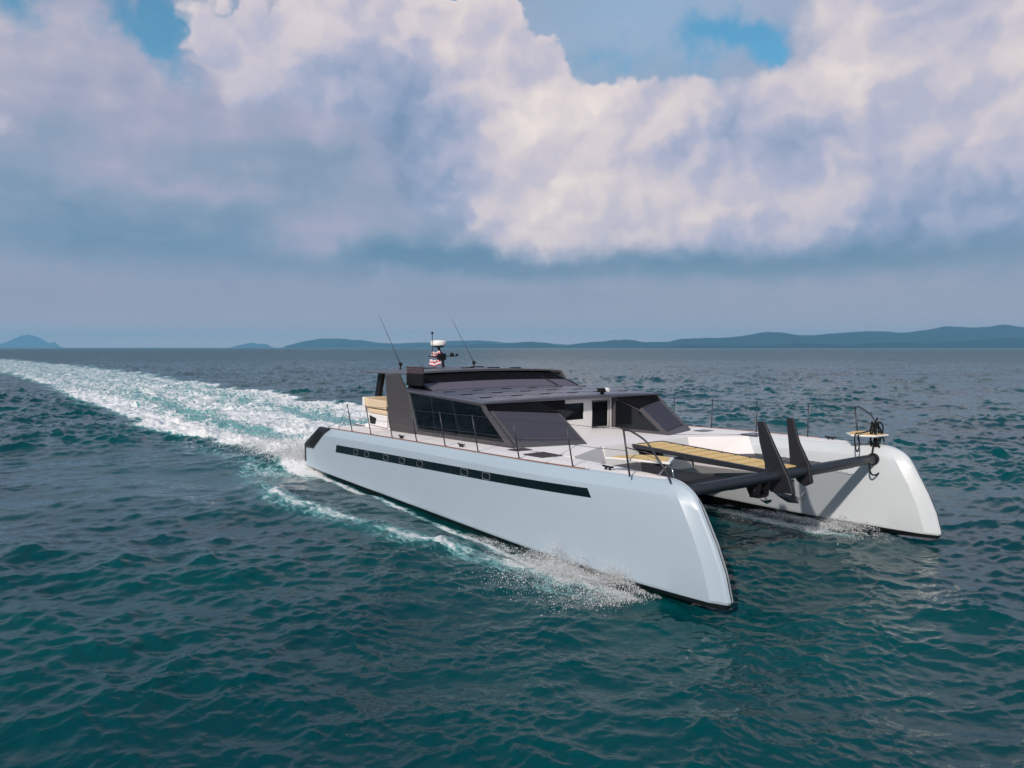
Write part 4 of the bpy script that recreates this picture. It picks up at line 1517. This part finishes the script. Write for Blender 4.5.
def anchor(loc, scale, rz, lab, mat):
    bm = bmesh.new()
    # shank
    add_slab(bm, [(-0.035, -0.014, 0.06), (0.03, -0.014, 0.06), (0.05, -0.014, -0.15), (0.08, -0.014, -0.34), (0.0, -0.014, -0.42), (-0.05, -0.014, -0.40), (-0.02, -0.014, -0.30), (-0.015, -0.014, -0.15)], (0, 0.028, 0))
    # dished blade running to a point
    P0 = [(-0.60, 0.0, -0.22), (-0.30, 0.13, -0.33), (0.02, 0.19, -0.36), (0.16, 0.0, -0.43), (0.02, -0.19, -0.36), (-0.30, -0.13, -0.33)]
    top = [bm.verts.new(p) for p in P0]
    bot = [bm.verts.new((p[0], p[1] * 0.8, p[2] - 0.05)) for p in P0]
    mid = bm.verts.new((-0.12, 0, -0.43)); midb = bm.verts.new((-0.12, 0, -0.50))
    for i in range(6):
        j = (i + 1) % 6
        bm.faces.new((top[i], top[j], mid)); bm.faces.new((bot[j], bot[i], midb)); bm.faces.new((top[j], top[i], bot[i], bot[j]))
    # curved bar at the back
    add_tube(bm, smooth_path([(0.04, -0.15, -0.40), (0.20, -0.12, -0.38), (0.30, 0.0, -0.18), (0.20, 0.12, -0.38), (0.04, 0.15, -0.40)]), 0.011, 8)
    # shackle
    add_tube(bm, [(0.0, 0.035 * math.cos(a), 0.09 + 0.045 * math.sin(a)) for a in np.linspace(0, 2 * PI, 12)[:-1]], 0.010, 6, closed=True)
    for v in bm.verts: v.co *= scale
    o = link('anchor', bm, mat, None, smooth=False, bevel=0.004)
    o.location = ORG + FV * loc[0] + PV * loc[1] + Vector((0, 0, loc[2]))
    o.rotation_euler = (0, 0, YAW + rz)
    tag(o, lab, 'anchor', 'anchors under the fore beam')
    return o


anchor((18.36, 0.16, 1.60), 1.0, 0.0, 'grey galvanised anchor hanging between the two upright beam fins', M['galv'])
anchor((18.30, -0.80, 1.52), 0.62, 2.5, 'pale steel anchor stowed low beneath the black beam bracket', M['steel'])

# walkway of teak slats
bm = bmesh.new()
WX0, WX1 = 13.92, 18.26


def wz(x): return 2.065 - 0.030 * (x - 13.9) - 0.0


n = 10
pw = (WX1 - WX0) / n
for i in range(n):
    a = WX0 + i * pw + 0.03; b = WX0 + (i + 1) * pw - 0.055
    add_hexa(bm, [(a, -0.52, wz(a) - 0.03), (b, -0.52, wz(b) - 0.03), (b, 0.52, wz(b) - 0.03), (a, 0.52, wz(a) - 0.03), (a, -0.52, wz(a)), (b, -0.52, wz(b)), (b, 0.52, wz(b)), (a, 0.52, wz(a))])
walk = link('walkway_planks', bm, M['teak'], boat, bevel=0.004)
bm = bmesh.new()
for (y0, y1) in ((-0.62, -0.522), (0.522, 0.62)):
    add_hexa(bm, [(WX0 - 0.05, y0, wz(WX0) - 0.085), (WX1, y0, wz(WX1) - 0.085), (WX1, y1, wz(WX1) - 0.085), (WX0 - 0.05, y1, wz(WX0) - 0.085),
                  (WX0 - 0.05, y0, wz(WX0) + 0.012), (WX1, y0, wz(WX1) + 0.012), (WX1, y1, wz(WX1) + 0.012), (WX0 - 0.05, y1, wz(WX0) + 0.012)])
add_hexa(bm, [(WX0, -0.5, wz(WX0) - 0.10), (WX1, -0.5, wz(WX1) - 0.10), (WX1, 0.5, wz(WX1) - 0.10), (WX0, 0.5, wz(WX0) - 0.10),
              (WX0, -0.5, wz(WX0) - 0.05), (WX1, -0.5, wz(WX1) - 0.05), (WX1, 0.5, wz(WX1) - 0.05), (WX0, 0.5, wz(WX0) - 0.05)])
link('walkway_frame', bm, M['carbon'], boat, bevel=0.006)

# trampoline nets
for s in (-1, 1):
    bm = bmesh.new()
    N_ = 16
    grid = []
    for i in range(N_ + 1):
        row = []
        u = i / N_
        for j in range(N_ + 1):
            v = j / N_
            ya, yb = 0.64, 3.34
            y = ya + (yb - ya) * v
            xa = 14.12 + 0.95 * max(0, (y - 1.7) / 1.7)
            x = xa + (18.12 - xa) * u
            if s < 0:
                x = xa + (18.12 - xa) * u
            sag = 0.10 * math.sin(PI * u) * math.sin(PI * v)
            zc = 1.60 - sag * 0.6
            row.append(bm.verts.new((x, s * y, zc)))
        grid.append(row)
    for i in range(N_):
        for j in range(N_):
            if s < 0 and j > 6 + 0 * i: continue
            bm.faces.new((grid[i][j], grid[i + 1][j], grid[i + 1][j + 1], grid[i][j + 1]))
    bmesh.ops.delete(bm, geom=[v for v in bm.verts if not v.link_faces], context='VERTS')
    o = link('trampoline_net', bm, M['net'], boat, smooth=True)
    # lashing rope along the hull side of the net
    bm = bmesh.new()
    ye = 3.30 if s > 0 else 0.64 + (3.30 - 0.64) * 7 / 16
    pts = []
    for k in range(41):
        x = 15.1 + (18.1 - 15.1) * k / 40
        pts.append((x, s * (ye + (0.05 if k % 2 else -0.02)), 1.61))
    add_tube(bm, pts, 0.009, 5)
    link('net_lashing', bm, M['rope'], o)

# ropes hanging on the port pulpit
def rope(pts, r, lab, nm='rope'):
    bm = bmesh.new()
    add_tube(bm, smooth_path(pts, 5), r, 6)
    o = link(nm, bm, M['rope'], None, smooth=True)
    o.location = ORG; o.rotation_euler = (0, 0, YAW)
    tag(o, lab, 'rope', 'black ropes at the far bow')
    return o


def bpt(x, y, z): return (x, y, z)


coil = []
for k in range(46):
    a = k * 0.62
    coil.append((18.30 + 0.10 * math.cos(a * 0.37) + 0.02 * math.sin(k), 4.02 + 0.13 * math.cos(a) + 0.03 * math.sin(k * 1.7), 2.42 + 0.30 * math.sin(a) + 0.06 * math.sin(k * 0.9)))
rope(coil, 0.020, 'thick tangle of coiled black rope tied to the far bow pulpit')
rope([(18.30, 3.95, 2.30), (18.42, 3.60, 1.95), (18.46, 3.42, 1.66), (18.48, 3.52, 1.45), (18.50, 3.78, 1.44), (18.50, 3.95, 1.60), (18.42, 4.0, 1.95), (18.3, 4.0, 2.2)], 0.022, 'hanging loop of black rope drooping below the far end of the fore beam')
rope([(18.2, 4.1, 2.55), (18.15, 3.6, 2.50), (18.12, 3.32, 2.48), (18.14, 3.28, 2.20), (18.16, 3.36, 2.02), (18.16, 3.46, 2.2), (18.14, 3.44, 2.46)], 0.018, 'thin black rope bight hanging in front of the far pulpit seat')
rope([(18.35, 3.98, 3.0 - 0.1), (18.30, 3.95, 2.7), (18.26, 4.08, 2.5), (18.36, 3.9, 2.3), (18.30, 4.05, 2.05)], 0.026, 'thick black rope bundle running up the far pulpit post')


# ================================================================== spray
def spray_mat():
    m = bpy.data.materials.new('spray_white')
    m.use_nodes = True
    nt = m.node_tree
    nt.nodes.clear()
    g = NG(nt)
    df = g.node('ShaderNodeBsdfDiffuse'); df.inputs[0].default_value = (0.97, 0.98, 0.99, 1)
    tl = g.node('ShaderNodeBsdfTranslucent'); tl.inputs[0].default_value = (0.97, 0.98, 0.99, 1)
    ms = g.node('ShaderNodeMixShader'); ms.inputs[0].default_value = 0.5
    nt.links.new(df.outputs[0], ms.inputs[1]); nt.links.new(tl.outputs[0], ms.inputs[2])
    o = g.node('ShaderNodeOutputMaterial')
    nt.links.new(ms.outputs[0], o.inputs[0])
    return m


SPM = spray_mat()


def droplets(name, P_, R_, label):
    """P_ in boat frame"""
    n = len(P_)
    base = np.array([(1, 1, 1), (1, -1, -1), (-1, 1, -1), (-1, -1, 1)], float)
    fac = np.array([(0, 1, 2), (0, 3, 1), (0, 2, 3), (1, 3, 2)])
    st = rng.uniform(0.6, 1.6, (n, 1, 3))
    V = P_[:, None, :] + base[None] * R_[:, None, None] * st
    F = (fac[None] + (np.arange(n) * 4)[:, None, None]).reshape(-1, 3)
    me = bpy.data.meshes.new(name)
    V = V.reshape(-1, 3).astype(np.float32)
    me.vertices.add(len(V)); me.vertices.foreach_set('co', V.ravel())
    me.loops.add(F.size); me.loops.foreach_set('vertex_index', F.ravel().astype(np.int32))
    me.polygons.add(len(F)); me.polygons.foreach_set('loop_start', (np.arange(len(F)) * 3).astype(np.int32))
    me.update(calc_edges=True)
    me.materials.append(SPM)
    o = bpy.data.objects.new(name, me)
    COL.objects.link(o)
    o.location = ORG; o.rotation_euler = (0, 0, YAW)
    tag(o, label, 'spray', kind='stuff')
    return o


def plume(n, xc, xs, y0, out, zmax, side, jets=26):
    """ballistic jets thrown outward from the hull side, in uneven tufts"""
    jx = rng.normal(xc, xs, jets)
    jh = zmax * rng.uniform(0.25, 1.0, jets) ** 1.3 * np.exp(-((jx - xc) / (xs * 1.6)) ** 2)
    jo = out * rng.uniform(0.35, 1.0, jets)
    j = rng.integers(0, jets, n)
    t = rng.uniform(0.10, 1.0, n)
    q = np.clip(rng.normal(0.75, 0.25, n), 0.05, 1.35)
    z = -0.10 + 4 * jh[j] * q * t * (1 - t) + rng.normal(0, 0.012, n)
    y = y0 + side * (0.03 + jo[j] * t * q + np.abs(rng.normal(0, 0.04, n)))
    x = jx[j] - 0.15 * t + rng.normal(0, 0.05 + 0.10 * t, n)
    return np.stack([x, y, z], -1)


# near hull, outer side
P1 = np.concatenate([plume(22000, 16.3, 0.60, -4.80, 0.9, 0.85, -1, 40), plume(16000, 17.7, 0.55, -4.55, 0.9, 0.50, -1, 40), plume(5000, 14.3, 0.9, -4.95, 0.7, 0.24, -1, 40), plume(36000, 16.9, 1.1, -4.9, 2.0, 0.36, -1, 90)])
for p in (P1,):
    lim = np.array([HY + hull_w(min(x, 19.8)) + 0.03 for x in p[:, 0]])
    p[:, 1] = -np.maximum(-p[:, 1], lim + rng.uniform(0, 0.03, len(p)))
P1 = P1[P1[:, 0] < 18.7]
R1 = rng.gamma(0.9, 0.0016, len(P1)) + 0.0008
droplets('bow_spray', P1, R1, 'burst of white spray thrown up beside the nearer bow')
# far hull, inner side
P2 = np.concatenate([plume(8000, 17.9, 0.6, 3.85, 1.1, 0.40, -1, 40), plume(9000, 16.6, 1.0, 3.55, 1.8, 0.24, -1, 60)])
P2 = P2[P2[:, 0] < 19.2]
lim = np.array([HY - hull_w(min(x, 19.8)) - 0.03 for x in P2[:, 0]])
P2[:, 1] = np.minimum(P2[:, 1], lim)
droplets('bow_spray', P2, rng.gamma(1.0, 0.0019, len(P2)) + 0.0011, 'thin pale spray along the inner side of the farther bow')
# white water thrown up behind the transoms
n = 46000
x = -rng.gamma(1.6, 2.2, n) - 0.1
y = np.where(rng.uniform(size=n) < 0.62, -4.3, 4.2) + rng.normal(0, 0.62, n) * (1 + 0.05 * -x)
z = 0.12 + np.abs(rng.normal(0, 0.24, n)) * np.exp(x / 7) + 0.10 * np.exp(x / 5)
P3 = np.stack([x, y, z], -1)
droplets('stern_spray', P3, rng.gamma(1.3, 0.0036, n) + 0.002, 'white spray boiling up behind the sterns')

# render settings that suit a sea scene
cy = SC.cycles
cy.max_bounces = 8
cy.use_adaptive_sampling = True
cy.adaptive_threshold = 0.02
cy.diffuse_bounces = 3
cy.glossy_bounces = 4
cy.transmission_bounces = 4
cy.transparent_max_bounces = 12
cy.volume_bounces = 1
cy.caustics_reflective = False
cy.caustics_refractive = False
cy.sample_clamp_indirect = 4.0
